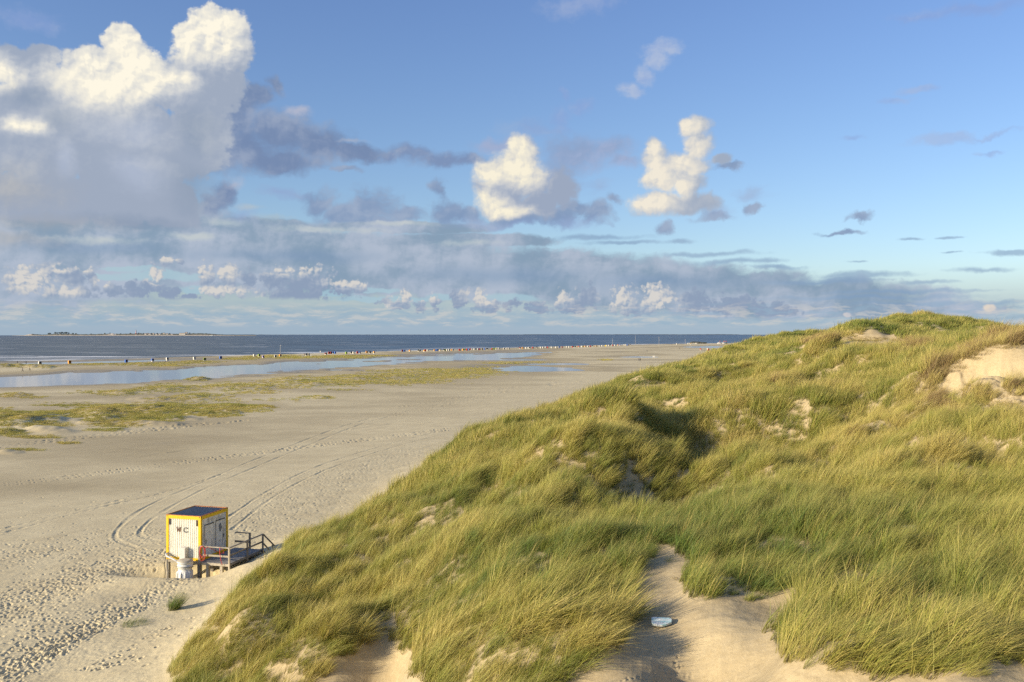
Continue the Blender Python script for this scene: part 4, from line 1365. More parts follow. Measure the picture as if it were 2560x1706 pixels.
def dune_cover(x, y, z):
    """0..1 chance of grass, and tint 0 green .. 1 dead"""
    px, py = to_px(x, y, z)
    zd = dune_rbf(x, y)
    edge = fbm(x / 3.0, y / 3.0, 301, 3) * 0.5
    low = 0.25 if False else 0.0
    c = sstep(0.75, 1.15, zd + edge * 0.6)
    c *= 1 - sand_patch((px, py), x, y)
    xl = np.interp(py, [p[0] for p in LEFT_EDGE], [p[1] for p in LEFT_EDGE])
    c *= sstep(-8, 10, px - xl + fbm(x, y, 307, 2) * 16)
    n = fbm(x / 1.7, y / 1.7, 311, 3)                      # tussock pattern
    sp = np.zeros_like(px)
    for (cx, cy, rx, ry, rot, a) in SPARSE:
        sp = np.maximum(sp, a * sstep(1.3, 0.5, ell(px, py, cx, cy, rx, ry, rot)))
    midz = sstep(36, 55, y)
    c *= (1 - np.minimum(1.25 * sp, 0.92) * sstep(0.15, -0.35, n)) * (1 - 0.35 * sp)
    # tint
    T = 0.38 + fbm(x / 7.0, y / 7.0, 321, 3) * 0.17 + fbm(x / 1.6, y / 1.6, 331, 2) * 0.08
    for (cx, cy, rx, ry, dt) in [(2100, 1400, 520, 150, -0.24), (1750, 1330, 300, 90, -0.18), (1300, 1400, 250, 100, -0.10), (620, 1600, 230, 110, 0.14), (1150, 1620, 330, 90, 0.12), (2250, 1080, 320, 120, 0.16), (1900, 1000, 260, 60, 0.14), (1500, 950, 220, 30, -0.10), (1900, 860, 240, 60, -0.05),
                                 (800, 1290, 160, 80, 0.05), (2200, 1180, 300, 60, 0.10), (2380, 820, 250, 60, -0.06), (1300, 1420, 260, 110, -0.03), (2100, 820, 120, 40, -0.10), (2230, 1640, 260, 60, -0.04), (2150, 890, 150, 30, 0.1), (1600, 1130, 220, 70, 0.05), (2200, 1065, 130, 36, -0.02)]:
        T = T + dt * np.exp(-((px - cx) / rx) ** 2 - ((py - cy) / ry) ** 2)
    # dead, brown rims round the blowouts
    D = np.zeros_like(px)
    for (cx, cy, rx, ry, rot) in [(2400, 905, 150, 22, -28), (2340, 960, 34, 60, 10), (2200, 850, 120, 16, 10), (2440, 990, 60, 24, 0), (2540, 980, 40, 14, 0), (2560, 1040, 60, 10, 0), (2360, 1020, 60, 20, 20), (1930, 950, 30, 8, 0), (2060, 850, 60, 12, -10), (2280, 880, 50, 14, -20), (2440, 872, 60, 10, -10), (2500, 862, 110, 14, -8), (2380, 915, 120, 16, -30)]:
        D = np.maximum(D, sstep(1.25, 0.6, ell(px, py, cx, cy, rx, ry, rot)))
    T = T + D * 0.5
    return c, np.clip(T, 0, 1), px, py, sp, D


def make_dune_grass(name, coll, d0, d1, dens, s0, s1, seed, label, t0=-0.66, t1=0.70):
    x, y = candidates(d0, d1, dens, t0, t1, seed)
    k = dune_rbf(x, y) > 0.3
    x, y = x[k], y[k]
    z = zlook(x, y)
    c, T, px, py, sp, D = dune_cover(x, y, z)
    r = np.random.default_rng(seed + 5)
    # leave out only what lies far outside the frame
    k = (r.random(len(x)) < c) & (px > -200) & (px < 2800) & (py < 1980)
    x, y, z, T, sp, px, py = x[k], y[k], z[k], T[k], sp[k], px[k], py[k]
    n = len(x)
    hn = fbm(x / 1.6, y / 1.6, 341, 3)
    s = r.uniform(s0, s1, n) * (1 + 0.5 * hn) * (1 - 0.35 * sp)
    rz = r.normal(0, 0.30, n) + fbm(x / 6.0, y / 6.0, 351, 2) * 0.7 + 0.25
    cs = 1.15 if y.mean() < 48 else (1.7 if y.mean() < 100 else 3.2)
    wd, wid, wox, woy = worley(x / cs, y / cs, 37)
    green = np.exp(-((px - 2050) / 480) ** 2 - ((py - 1380) / 150) ** 2)
    amt = 1 - 0.55 * green
    s = s * (1 + amt * (0.38 - 1.05 * wd ** 1.3)) * (1 + amt * (wid - 0.5) * 0.5)
    T = np.clip(T + amt * (wid - 0.5) * 0.36, 0, 1)
    rz = rz + amt * (wid * 7.13 % 1 - 0.5) * 0.55
    s = s * (0.72 + 0.28 * sstep(14, 20, y))
    rz = np.where(wd > 0.35, rz * 0.7 + 0.3 * np.arctan2(woy, wox) * amt, rz)
    comb = np.exp(-((px - 1250) / 330) ** 2 - ((py - 1600) / 110) ** 2) + 0.8 * np.exp(-((px - 2250) / 330) ** 2 - ((py - 1600) / 110) ** 2) + 0.5 * np.exp(-((px - 620) / 200) ** 2 - ((py - 1620) / 110) ** 2)
    rz = rz - comb * 0.65
    tl = np.abs(r.normal(0, 0.08, n)) + 0.14 * fbm(x / 4.0, y / 4.0, 361, 2) + comb * 0.40
    # blades follow a steep slope a little
    return scatter(name, coll, np.stack([x, y, z - 0.02], -1), np.clip(s, 0.25, 2.0), rz, tl, T, label, seed)


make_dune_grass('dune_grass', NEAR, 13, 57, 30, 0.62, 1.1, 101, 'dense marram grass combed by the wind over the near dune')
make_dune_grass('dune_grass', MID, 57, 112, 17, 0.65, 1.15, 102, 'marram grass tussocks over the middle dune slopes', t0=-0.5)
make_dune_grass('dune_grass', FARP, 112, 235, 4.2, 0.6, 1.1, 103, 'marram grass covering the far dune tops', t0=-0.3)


def brush():
    pts = []
    r = np.random.default_rng(77)
    x, y = candidates(38, 130, 16, 0.2, 0.70, 78)
    z = zlook(x, y)
    px, py = to_px(x, y, z)
    D = np.zeros_like(px)
    for (cx, cy, rx, ry, rot) in [(2450, 985, 40, 24, 0), (2395, 1012, 70, 10, 0), (2545, 978, 36, 14, 0), (2420, 1035, 90, 8, 5), (2345, 960, 28, 46, 10), (2400, 905, 110, 10, -28), (2160, 848, 60, 7, 0), (2060, 862, 40, 7, -20), (2300, 1015, 50, 12, 20), (2540, 1045, 50, 8, 0), (2480, 868, 110, 12, -10), (2370, 930, 100, 14, -30), (2330, 1000, 40, 40, 0), (2460, 1010, 110, 10, 4), (2250, 870, 60, 8, 0)]:
        D = np.maximum(D, sstep(1.2, 0.7, ell(px, py, cx, cy, rx, ry, rot)))
    k = r.random(len(x)) < D * 0.75
    x, y, z = x[k], y[k], z[k]
    n = len(x)
    scatter('dead_grass', BRUSH, np.stack([x, y, z], -1), r.uniform(0.6, 1.3, n), r.uniform(0, 6.28, n), r.normal(0, .2, n), r.uniform(0.78, 1.0, n), 'brown dead marram and bare roots round the blowouts', 3)


brush()


def stalks():
    coll = protos('seed_stalk', [(7, 0.10, 0.75, 1.25, 0.012, 5, 0.25, 61, dict(droop=0.25, spread=0.2)), (5, 0.08, 0.8, 1.3, 0.013, 5, 0.35, 62, dict(droop=0.35, spread=0.2))])
    x, y = candidates(14, 80, 2.2, -0.5, 0.66, 98)
    z = zlook(x, y)
    c, T, px, py, sp, D = dune_cover(x, y, z)
    r = np.random.default_rng(99)
    k = (r.random(len(x)) < c) & (px < 2800) & (py < 1950)
    x, y, z = x[k], y[k], z[k]
    n = len(x)
    scatter('seed_stalks', coll, np.stack([x, y, z], -1), r.uniform(0.7, 1.1, n), r.normal(0.2, 0.4, n), np.abs(r.normal(0, .1, n)), r.uniform(0.62, 0.8, n), 'pale straw stalks standing above the dune grass', 5)


stalks()


def litter():
    x, y = candidates(15, 75, 5, -0.45, 0.66, 88)
    z = zlook(x, y)
    c, T, px, py, sp, D = dune_cover(x, y, z)
    near_edge = sand_patch((px, py), x, y)
    r = np.random.default_rng(89)
    k = (r.random(len(x)) < (sp * 1.0 + 0.15) * (1 - near_edge * 0.93)) & (dune_rbf(x, y) > 0.9) & (px > 300) & (py < 1900)
    x, y, z = x[k], y[k], z[k]
    n = len(x)
    scatter('dry_litter', BRUSH, np.stack([x, y, z - 0.03], -1), r.uniform(0.3, 0.7, n), r.uniform(0, 6.28, n), r.normal(0, .2, n), r.uniform(0.5, 0.95, n), 'short dry grass litter on the thinly grown dune sand', 4)


litter()


# low grass on the little beach dunes and on the berm
def beach_grass():
    r = np.random.default_rng(55)
    x, y = candidates(70, 620, 1.3, -0.64, 0.2, 56)
    x2, y2 = candidates(85, 190, 7.0, -0.64, -0.05, 57)
    x, y = np.concatenate([x, x2]), np.concatenate([y, y2])
    px, q = 1280 + F * x / y, F * EYE / y
    n = fbm(x / 9.0, y / 9.0, 401, 4)
    c = np.zeros_like(px)
    for (cx, cy, rx, ry, a) in GRASS_B:
        c = np.maximum(c, a * sstep(1.3, 0.55, ell(px, q, cx, q_of(cy), rx * 1.1, ry * 1.35) + n * 0.6))
    for (cx, cy, rx, ry) in BERM_GRASS:
        c = np.maximum(c, 0.75 * sstep(1.3, 0.5, ell(px, q, cx, q_of(cy), rx, ry) + n * 0.55))
    c = np.clip(c * 1.3, 0, 1) * sstep(-1.0, -0.2, n + 0.1) * (dune_rbf(x, y) < 0.2)
    c *= sstep(0.5, -2.5, pool_field(px, q, x, y))
    k = r.random(len(x)) < c
    x, y, px, n = x[k], y[k], px[k], n[k]
    z = zlook(x, y)
    T = np.clip(0.56 + fbm(x / 14.0, y / 8.0, 411, 3) * 0.25 + r.normal(0, .06, len(x)), 0.1, 0.8)
    s = r.uniform(0.45, 1.0, len(x)) * np.where(y > 200, 1.15, 0.85)
    scatter('beach_grass', LOWG, np.stack([x, y, z], -1), s, r.normal(0, .6, len(x)), r.normal(0, .1, len(x)), T, 'low yellow green grass on the small dunes of the flat beach', 9)
    print('beach grass', len(x))


beach_grass()
# ------------------------------------------------------------------ ray hit on the ground sheet
def hit(px, py, d0=14.0, d1=900.0):
    rx, rz = ray(px, py)
    ds = np.geomspace(d0, d1, 6000)
    zt = zlook(rx * ds, ds)
    below = (EYE + rz * ds) < zt
    i = int(np.argmax(below)) if below.any() else len(ds) - 1
    return (rx * ds[i], ds[i], float(zt[i]))


# ------------------------------------------------------------------ materials
yellow = wear_mat('yellow_paint', (0.82, 0.52, 0.015), 0.45, 0.06, 2.0, dirt=(0.34, 0.12, 0.04), dirt_amt=0.05, spec=0.4)
cream = wear_mat('cream_steel', (0.86, 0.84, 0.74), 0.5, 0.03, 2.0, dirt=(0.70, 0.62, 0.48), dirt_amt=0.12, spec=0.35, streak=True)
door_m = wear_mat('door_paint', (0.76, 0.74, 0.68), 0.5, 0.06, 1.5, dirt=(0.40, 0.36, 0.31), dirt_amt=0.2, spec=0.35, streak=True)
roof_m = wear_mat('roof_steel', (0.075, 0.095, 0.125), 0.45, 0.15, 1.0, dirt=(0.16, 0.13, 0.11), dirt_amt=0.1, spec=0.5)
rust_m = wear_mat('rusty_edge', (0.42, 0.17, 0.08), 0.8, 0.3, 4.0)
dark_m = wear_mat('dark_metal', (0.06, 0.045, 0.04), 0.6, 0.3, 5.0)
letter_w = wear_mat('brown_lettering', (0.10, 0.045, 0.03), 0.6, 0.4, 9.0, dirt=(0.45, 0.25, 0.18), dirt_amt=0.12)
letter_c = wear_mat('grey_lettering', (0.075, 0.08, 0.085), 0.6, 0.2, 9.0)
wood_l = wear_mat('weathered_wood', (0.42, 0.37, 0.28), 0.85, 0.2, 3.0, dirt=(0.2, 0.16, 0.12), dirt_amt=0.2, bump=0.004)
wood_d = wear_mat('grey_wood', (0.24, 0.215, 0.18), 0.85, 0.25, 3.0, dirt=(0.10, 0.085, 0.07), dirt_amt=0.2, bump=0.004)
deck_m = wear_mat('deck_boards', (0.30, 0.29, 0.27), 0.8, 0.2, 2.5, dirt=(0.46, 0.38, 0.26), dirt_amt=0.25, bump=0.004)
tank_m = wear_mat('white_plastic', (0.72, 0.71, 0.66), 0.45, 0.05, 3.0, dirt=(0.45, 0.38, 0.28), dirt_amt=0.1)
lid_m = wear_mat('sandy_lid', (0.46, 0.41, 0.32), 0.8, 0.12, 6.0)
grey_m = wear_mat('grey_plastic', (0.50, 0.50, 0.48), 0.5, 0.1, 4.0)
black_m = wear_mat('black_rubber', (0.03, 0.03, 0.03), 0.6, 0.2, 4.0)
red_m = wear_mat('red_hose', (0.62, 0.06, 0.05), 0.5, 0.15, 8.0)
box_m = wear_mat('box_grey', (0.62, 0.60, 0.54), 0.6, 0.05, 3.0)

# ------------------------------------------------------------------ toilet container
N0 = P(502, 1404, 55.3)
RZ = math.atan2(-0.257, 0.967)
wc = empty('toilet_container', N0, RZ, 'white corrugated toilet container with yellow frame and the letters W C', 'container')
W_, D_, H_ = 2.44, 3.0, 2.75
PO, TB, BB = 0.17, 0.22, 0.16          # post width, top beam, bottom beam
fr = MB()
for x0 in (-W_, -PO):
    for y0 in (0, D_ - PO):
        fr.box(x0, x0 + PO, y0, y0 + PO, 0, H_ - 0.02)
for y0 in (0.004, D_ - 0.14):
    fr.box(-W_ + PO, -PO, y0, y0 + 0.135, H_ - TB, H_ - 0.022)
    fr.box(-W_ + PO, -PO, y0, y0 + 0.135, 0.002, BB)
for x0 in (-W_ + 0.004, -0.14):
    fr.box(x0, x0 + 0.135, PO, D_ - PO, H_ - TB, H_ - 0.022)
    fr.box(x0, x0 + 0.135, PO, D_ - PO, 0.002, BB)
fr.build('frame', yellow, wc, bevel=0.006)
rim = MB()
rim.box(-W_ + 0.002, -0.002, 0.002, 0.07, H_ - 0.018, H_ + 0.018)
rim.box(-W_ + 0.002, -0.002, D_ - 0.07, D_ - 0.002, H_ - 0.018, H_ + 0.018)
rim.box(-W_ + 0.002, -W_ + 0.07, 0.072, D_ - 0.072, H_ - 0.018, H_ + 0.018)
rim.box(-0.07, -0.002, 0.072, D_ - 0.072, H_ - 0.018, H_ + 0.018)
rim.build('roof_rim', rust_m, wc)
for xx in (-W_, -0.16):
    for yy in (0, D_ - 0.16):
        for zz in (0.0, H_ - 0.14):
            c_ = MB()
            c_.box(xx + 0.045, xx + 0.095, yy - 0.006 if yy == 0 else yy + 0.14, yy + 0.03 if yy == 0 else yy + 0.166, zz + 0.03, zz + 0.11)
            if xx > -1: c_.box(xx + 0.13, xx + 0.166, yy + 0.05, yy + 0.11, zz + 0.03, zz + 0.11)
            c_.build('corner_slot', dark_m, wc)


def corrugated(x0, x1, z0, z1, y, depth, period, fn=None):
    """vertical trapezoid ribs between x0 and x1; fn maps (along, out, z)"""
    n = max(1, round((x1 - x0) / period))
    p = (x1 - x0) / n
    prof = []
    for k in range(n):
        a = x0 + k * p
        prof += [(a, 0), (a + p * .36, 0), (a + p * .5, depth), (a + p * .86, depth)]
    prof.append((x1, 0))
    vs, fs = [], []
    fn = fn or (lambda a_, o_, z_: (a_, y + o_, z_))
    for a_, o_ in prof:
        vs.append(fn(a_, o_, z0))
        vs.append(fn(a_, o_, z1))
    for k in range(len(prof) - 1):
        fs.append((2 * k, 2 * k + 2, 2 * k + 3, 2 * k + 1))
    return vs, fs


pn = MB()
pn.add(*corrugated(-W_ + PO, -PO, BB, H_ - TB, 0.035, 0.055, 0.13))
front = pn.build('wall_panel', cream, wc)
pn = MB()
pn.add(*corrugated(-W_ + PO, -PO, BB, H_ - TB, 0, 0.035, 0.105, lambda a_, o_, z_: (a_, D_ - 0.035 - o_, z_)))
pn.build('wall_panel', cream, wc)
pn = MB()
pn.add(*corrugated(PO, D_ - PO, BB, H_ - TB, 0, 0.035, 0.11, lambda a_, o_, z_: (-W_ + 0.035 + o_, a_, z_)))
pn.build('wall_panel', cream, wc)
# door side: flat panel with two doors, drip rails and ventilation slots
dp = MB()
dp.box(-0.075, -0.045, PO, D_ - PO, BB, H_ - TB)
side = dp.build('door_wall', door_m, wc)
for (y0, y1, zt) in ((0.50, 1.42, 2.06), (1.68, 2.60, 2.10)):
    dm = MB()
    dm.box(-0.045, -0.022, y0, y1, 0.19, zt)
    dr = dm.build('door', door_m, wc, bevel=0.004)
    sm = MB()
    sm.box(-0.044, -0.030, y0 - 0.03, y0 - 0.004, 0.17, zt + 0.03)
    sm.box(-0.044, -0.030, y1 + 0.004, y1 + 0.024, 0.17, zt + 0.03)
    sm.box(-0.044, -0.004, y0 - 0.04, y1 + 0.035, zt + 0.034, zt + 0.072)
    sm.build('door_frame', dark_m, dr)
    hy = y0 + 0.08 if y0 < 1 else y1 - 0.1
    hm = MB()
    hm.box(-0.021, -0.008, hy - 0.02, hy + 0.02, 0.95, 1.2)
    hm.tube([(-0.008, hy, 1.12), (0.03, hy, 1.12), (0.03, hy + 0.1 * (1 if y0 < 1 else -1), 1.12)], 0.011)
    hm.build('handle', dark_m, dr)
    if y0 > 1:
        # dark scraped patch on the door
        pm = MB()
        pts = [(math.cos(a) * (0.17 + 0.04 * math.sin(3 * a + 1)), math.sin(a) * (0.25 + 0.03 * math.cos(5 * a))) for a in [k * 0.3141 for k in range(20)]]
        pts = [(a + 0.0, b + (0.05 if b > 0.15 and abs(a) < 0.1 else 0)) for a, b in pts]
        pm.prism(pts, lambda a, b, t_: (t_, 2.13 + a, 1.63 + b), -0.0215, -0.0185)
        pm.build('paint_patch', wear_mat('scraped_patch', (0.20, 0.21, 0.22), 0.7, 0.25, 8.0), dr)
        pm = MB()
        pm.prism([(-.1, .0), (-.06, .05), (.09, .1), (.1, .07)], lambda a, b, t_: (t_, 2.05 + a, 0.78 + b), -0.0215, -0.0185)
        pm.build('scratch', dark_m, dr)
    else:
        pm = MB()
        pm.box(-0.0215, -0.018, 0.97, 1.02, 1.56, 1.64)
        pm.build('door_sign', letter_c, dr)
slot_m = wear_mat('stained_slots', (0.20, 0.17, 0.14), 0.8, 0.4, 9.0)
for y0 in (0.74, 0.84, 0.94, 1.16, 1.26, 1.36, 1.78, 1.92, 2.06, 2.2, 2.34):
    h0 = 2.2 + 0.04 * math.sin(y0 * 17)
    vm = MB()
    vm.box(-0.0445, -0.036, y0, y0 + 0.022, h0, h0 + 0.24 - 0.05 * math.cos(y0 * 11))
    vm.build('vent_slot', slot_m, wc)
rf = MB()
vs, fs = corrugated(-W_ + 0.07, -0.07, 0.07, D_ - 0.07, 0, 0.035, 0.17, lambda a_, o_, z_: (a_, z_, H_ - 0.045 + o_))
rf.add(vs, fs)
rf.build('roof', roof_m, wc)
fl = MB()
fl.box(-W_ + 0.14, -0.14, 0.14, D_ - 0.14, 0.02, 0.1)
fl.build('floor', dark_m, wc)
for hx in (-W_ + PO + 0.05, -PO - 0.14):
    hk = MB()
    hk.box(hx, hx + 0.085, -0.012, 0.032, H_ - TB - 0.38, H_ - TB - 0.03)
    hk.box(hx + 0.02, hx + 0.065, -0.03, -0.013, H_ - TB - 0.34, H_ - TB - 0.20)
    hk.build('lashing_hook', dark_m, wc)


def stroke(mb, pts, w, fn, t0, t1):
    for a, b in zip(pts[:-1], pts[1:]):
        dx, dy = b[0] - a[0], b[1] - a[1]
        L = math.hypot(dx, dy)
        nx, ny = -dy / L * w / 2, dx / L * w / 2
        mb.prism([(a[0] - nx, a[1] - ny), (b[0] - nx, b[1] - ny), (b[0] + nx, b[1] + ny), (a[0] + nx, a[1] + ny)], fn, t0, t1)
        t0 -= 0.0006


zc = 1.86
fnw = lambda a, b, t_: (-1.56 + a, t_, zc + b)
lw = MB()
stroke(lw, [(-0.135, 0.13), (-0.075, -0.14)], 0.062, fnw, 0.0335, 0.028)
stroke(lw, [(-0.075, -0.14), (0.0, 0.09)], 0.05, fnw, 0.0325, 0.027)
stroke(lw, [(0.0, 0.09), (0.07, -0.14)], 0.05, fnw, 0.0315, 0.026)
stroke(lw, [(0.07, -0.14), (0.135, 0.13)], 0.062, fnw, 0.0305, 0.025)
stroke(lw, [(-0.185, 0.142), (-0.07, 0.142)], 0.03, fnw, 0.0295, 0.024)
stroke(lw, [(-0.03, 0.142), (0.03, 0.142)], 0.03, fnw, 0.0295, 0.024)
stroke(lw, [(0.07, 0.142), (0.185, 0.142)], 0.03, fnw, 0.0295, 0.024)
lw.build('lettering', letter_w, front)
fnc = lambda a, b, t_: (-1.06 + a, t_, zc + b)
lc = MB()
stroke(lc, [(0.14, 0.06), (0.14, 0.145)], 0.05, fnc, 0.0335, 0.028)
stroke(lc, [(0.115, 0.125), (-0.07, 0.125)], 0.055, fnc, 0.0325, 0.027)
stroke(lc, [(-0.07, 0.125), (-0.125, 0.07)], 0.06, fnc, 0.0315, 0.026)
stroke(lc, [(-0.13, 0.09), (-0.13, -0.09)], 0.062, fnc, 0.0305, 0.025)
stroke(lc, [(-0.125, -0.07), (-0.07, -0.13)], 0.06, fnc, 0.0315, 0.026)
stroke(lc, [(-0.07, -0.13), (0.13, -0.13)], 0.055, fnc, 0.0325, 0.027)
stroke(lc, [(0.14, -0.15), (0.14, -0.06)], 0.05, fnc, 0.0335, 0.028)
lc.build('lettering', letter_c, front)
mb = MB()
mb.box(-1.30, -0.90, -0.29, 0.034, 0.04, 0.84)
mbx = mb.build('meter_box', box_m, wc, bevel=0.01)
m2 = MB()
m2.box(-1.28, -0.92, -0.296, -0.2905, 0.08, 0.81)
m2.build('door', box_m, mbx)

# timber stilts under the container belong to it
def lz(x, y):
    c, s = math.cos(RZ), math.sin(RZ)
    return float(zlook(N0[0] + c * x - s * y, N0[1] + s * x + c * y)[0]) - N0[2]


for (x0, y0, w) in ((-2.3, 0.0, 0.2), (-2.3, 2.8, 0.2), (-0.15, 0.1, 0.2), (-0.15, 2.8, 0.2), (-2.3, 1.5, 0.2), (-0.15, 1.5, 0.2)):
    s_ = MB()
    s_.box(x0 - w / 2, x0 + w / 2, y0 - w / 2, y0 + w / 2, lz(x0, y0) - 0.25, -0.125)
    s_.build('stilt', wood_l if x0 < -1 and y0 < 1 else wood_d, wc)
s_ = MB()
s_.box(-2.58, -0.02, -0.12, 0.06, -0.12, -0.003)
s_.box(-2.5, -0.02, 2.85, 2.99, -0.12, -0.003)
s_.box(-2.42, -2.2, 0.062, 2.848, -0.12, -0.003)
s_.box(-0.24, -0.02, 0.062, 2.848, -0.12, -0.003)
s_.build('sill_beam', wood_l, wc)

# ------------------------------------------------------------------ deck with rails and stairs
dk = empty('wooden_deck', N0, RZ, 'grey wooden deck with railings and stairs beside the toilet container', 'deck')
DW, DL = 2.0, 3.8
b_ = MB()
nb = 14
for k in range(nb):
    x0 = 0.012 + k * (DW - 0.02) / nb
    b_.box(x0, x0 + (DW - 0.02) / nb - 0.014, -0.12, DL - 0.06, -0.035 + 0.003 * math.sin(k * 2.3), 0.0 + 0.003 * math.sin(k * 2.3))
b_.build('floor_boards', deck_m, dk)
b_ = MB()
b_.box(0.005, DW, -0.175, -0.125, -0.15, -0.004)
b_.build('edge_beam', wood_l, dk)
b_ = MB()
b_.box(DW - 0.055, DW - 0.003, -0.123, DL - 0.062, -0.16, -0.04)
b_.box(0.03, 0.1, -0.123, DL - 0.062, -0.16, -0.04)
b_.box(0.102, DW - 0.058, 1.85, 1.95, -0.16, -0.04)
b_.box(0.102, DW - 0.058, DL - 0.16, DL - 0.064, -0.16, -0.04)
b_.build('joists', wood_d, dk)


def post(x, y, zt, w=0.09, mat=wood_d):
    p_ = MB()
    p_.box(x - w / 2, x + w / 2, y - w / 2, y + w / 2, lz(x, y) - 0.2, zt)
    p_.build('post', mat, dk, bevel=0.004)


RH = 0.95
post(DW + 0.05, -0.14, RH, 0.1, wood_l)
post(DW + 0.05, 1.9, RH, 0.09)
post(DW + 0.05, DL - 0.05, RH, 0.09)
post(0.06, -0.23, RH - 0.01, 0.11, wood_d)
post(1.08, DL + 0.0, RH, 0.1)
post(DW + 0.05, DL + 1.15, 0.02, 0.08)
for (x, y) in ((0.55, -0.09), (1.45, -0.02), (0.95, 1.9), (0.95, DL - 0.2)):
    p_ = MB()
    p_.box(x - 0.09, x + 0.09, y - 0.06, y + 0.12, lz(x, y) - 0.2, -0.165)
    p_.build('support', wood_l if y < 0 else wood_d, dk)
for (a, b, w, h, mt) in (
        ((0.0, -0.16, RH + 0.03), (DW + 0.11, -0.16, RH + 0.03), 0.10, 0.05, wood_l),
        ((0.117, -0.155, 0.45), (DW - 0.002, -0.155, 0.45), 0.04, 0.11, wood_l),
        ((DW + 0.05, -0.10, RH + 0.03), (DW + 0.05, DL + 0.0, RH + 0.03), 0.10, 0.05, wood_d),
        ((DW - 0.02, -0.08, 0.47), (DW - 0.02, DL - 0.02, 0.47), 0.04, 0.10, wood_d),
        ((0.03, DL + 0.0, RH + 0.03), (1.14, DL + 0.0, RH + 0.03), 0.10, 0.05, wood_d),
        ((0.03, DL - 0.075, 0.42), (1.1, DL - 0.075, 0.42), 0.04, 0.12, wood_d),
        ((DW + 0.05, DL - 0.02, RH + 0.035), (DW + 0.05, DL + 1.42, -0.10), 0.10, 0.05, wood_d),
        ((DW - 0.02, DL + 0.0, 0.45), (DW - 0.02, DL + 1.12, -0.45), 0.04, 0.10, wood_d)):
    p_ = MB()
    p_.beam(a, b, w, h)
    p_.build('rail', mt, dk)
for k in range(4):
    p_ = MB()
    yy, zz = DL + 0.02 + 0.30 * k, -0.22 - 0.21 * k
    p_.box(1.12, DW - 0.06, yy, yy + 0.29, zz, zz + 0.04)
    p_.build('stair_tread', wood_d, dk)
for xx in (1.09, DW - 0.03):
    p_ = MB()
    p_.beam((xx, DL - 0.02, -0.12), (xx, DL + 1.25, -1.0), 0.05, 0.2)
    p_.build('stair_stringer', wood_d, dk)

# ------------------------------------------------------------------ waste tank, pipe and hose
tx_, ty_ = -0.56, -0.78
tk = empty('waste_tank', N0, RZ, 'white ribbed plastic waste tank standing below the W C letters', 'tank')
gz0 = lz(tx_, ty_) - 0.15
t_ = MB()
t_.lathe([(0.47, gz0), (0.48, gz0 + 0.1), (0.46, -0.42), (0.40, -0.40), (0.40, -0.20), (0.455, -0.17), (0.455, -0.04), (0.42, -0.02), (0.42, 0.10), (0.47, 0.12), (0.47, 0.17), (0.44, 0.19)], tx_, ty_, 40)
t_.build('tank_body', tank_m, tk)
t_ = MB()
t_.lathe([(0.455, 0.192), (0.462, 0.215), (0.44, 0.25), (0.2, 0.262), (0.02, 0.265)], tx_, ty_, 40)
t_.build('lid', lid_m, tk)
for k in range(5):
    an = -2.6 + k * 0.55
    t_ = MB()
    cx_, cy_ = tx_ + math.cos(an) * 0.49, ty_ + math.sin(an) * 0.49
    t_.tube([(cx_, cy_, gz0), (cx_, cy_, -0.5), (tx_ + math.cos(an) * 0.42, ty_ + math.sin(an) * 0.42, -0.40)], 0.035)
    t_.build('rib', tank_m, tk)
t_ = MB()
t_.tube([(tx_ + math.cos(a) * 0.475, ty_ + math.sin(a) * 0.475, -0.16 + 0.09 * math.cos(a + 1.57)) for a in [k * 2 * math.pi / 24 for k in range(25)]], 0.014, 6)
t_.build('strap', black_m, tk)

pp = MB()
pp.tube([(-2.30, 0.0, 0.36), (-2.33, -0.16, 0.34), (-2.2, -0.3, 0.27), (-1.6, -0.42, 0.12), (-0.98, -0.60, -0.06)], 0.06, 12)
o = pp.build('drain_pipe', grey_m)
o.location, o.rotation_euler = N0, (0, 0, RZ)
tag(o, 'grey drain pipe slanting from the container into the white tank', 'pipe')
cb = MB()
cb.tube([(-2.38, -0.06, 0.30), (-2.36, -0.2, 0.05), (-2.42, -0.22, -0.3), (-2.36, -0.2, -0.7), (-2.42, -0.24, lz(-2.4, -0.24) - 0.02)], 0.022, 6)
cb.tube([(-2.3, -0.05, 0.42), (-1.9, -0.12, 0.30), (-1.5, -0.1, 0.14), (-1.25, -0.06, 0.12)], 0.012, 6)
o = cb.build('power_cable', black_m)
o.location, o.rotation_euler = N0, (0, 0, RZ)
tag(o, 'black cable hanging down the corner beside the grey drain pipe', 'cable')

hs = MB()
for k, (rx1, rz1, ox, oy) in enumerate(((0.19, 0.40, 0.30, -0.25), (0.17, 0.34, 0.28, -0.28), (0.21, 0.44, 0.31, -0.31), (0.16, 0.30, 0.33, -0.34))):
    zc1 = RH - rz1 + 0.06
    hs.tube([(ox + math.cos(a) * rx1, oy + 0.02 * math.sin(2 * a + k), zc1 + math.sin(a) * rz1) for a in [j * 2 * math.pi / 28 for j in range(29)]], 0.012, 6, cap=False)
hs.tube([(0.45, -0.24, 0.85), (0.62, -0.23, 0.98), (0.72, -0.1, 0.90), (0.85, 0.3, 0.62), (1.05, 0.6, 0.42), (1.3, 0.5, 0.50), (1.42, 0.1, 0.78), (1.45, -0.14, 1.02), (1.47, -0.25, 0.98), (1.5, -0.27, 0.6), (1.58, -0.28, 0.2), (1.66, -0.27, -0.05)], 0.016, 6)
o = hs.build('garden_hose', red_m)
o.location, o.rotation_euler = N0, (0, 0, RZ)
tag(o, 'red hose coiled over the near railing of the deck', 'hose')

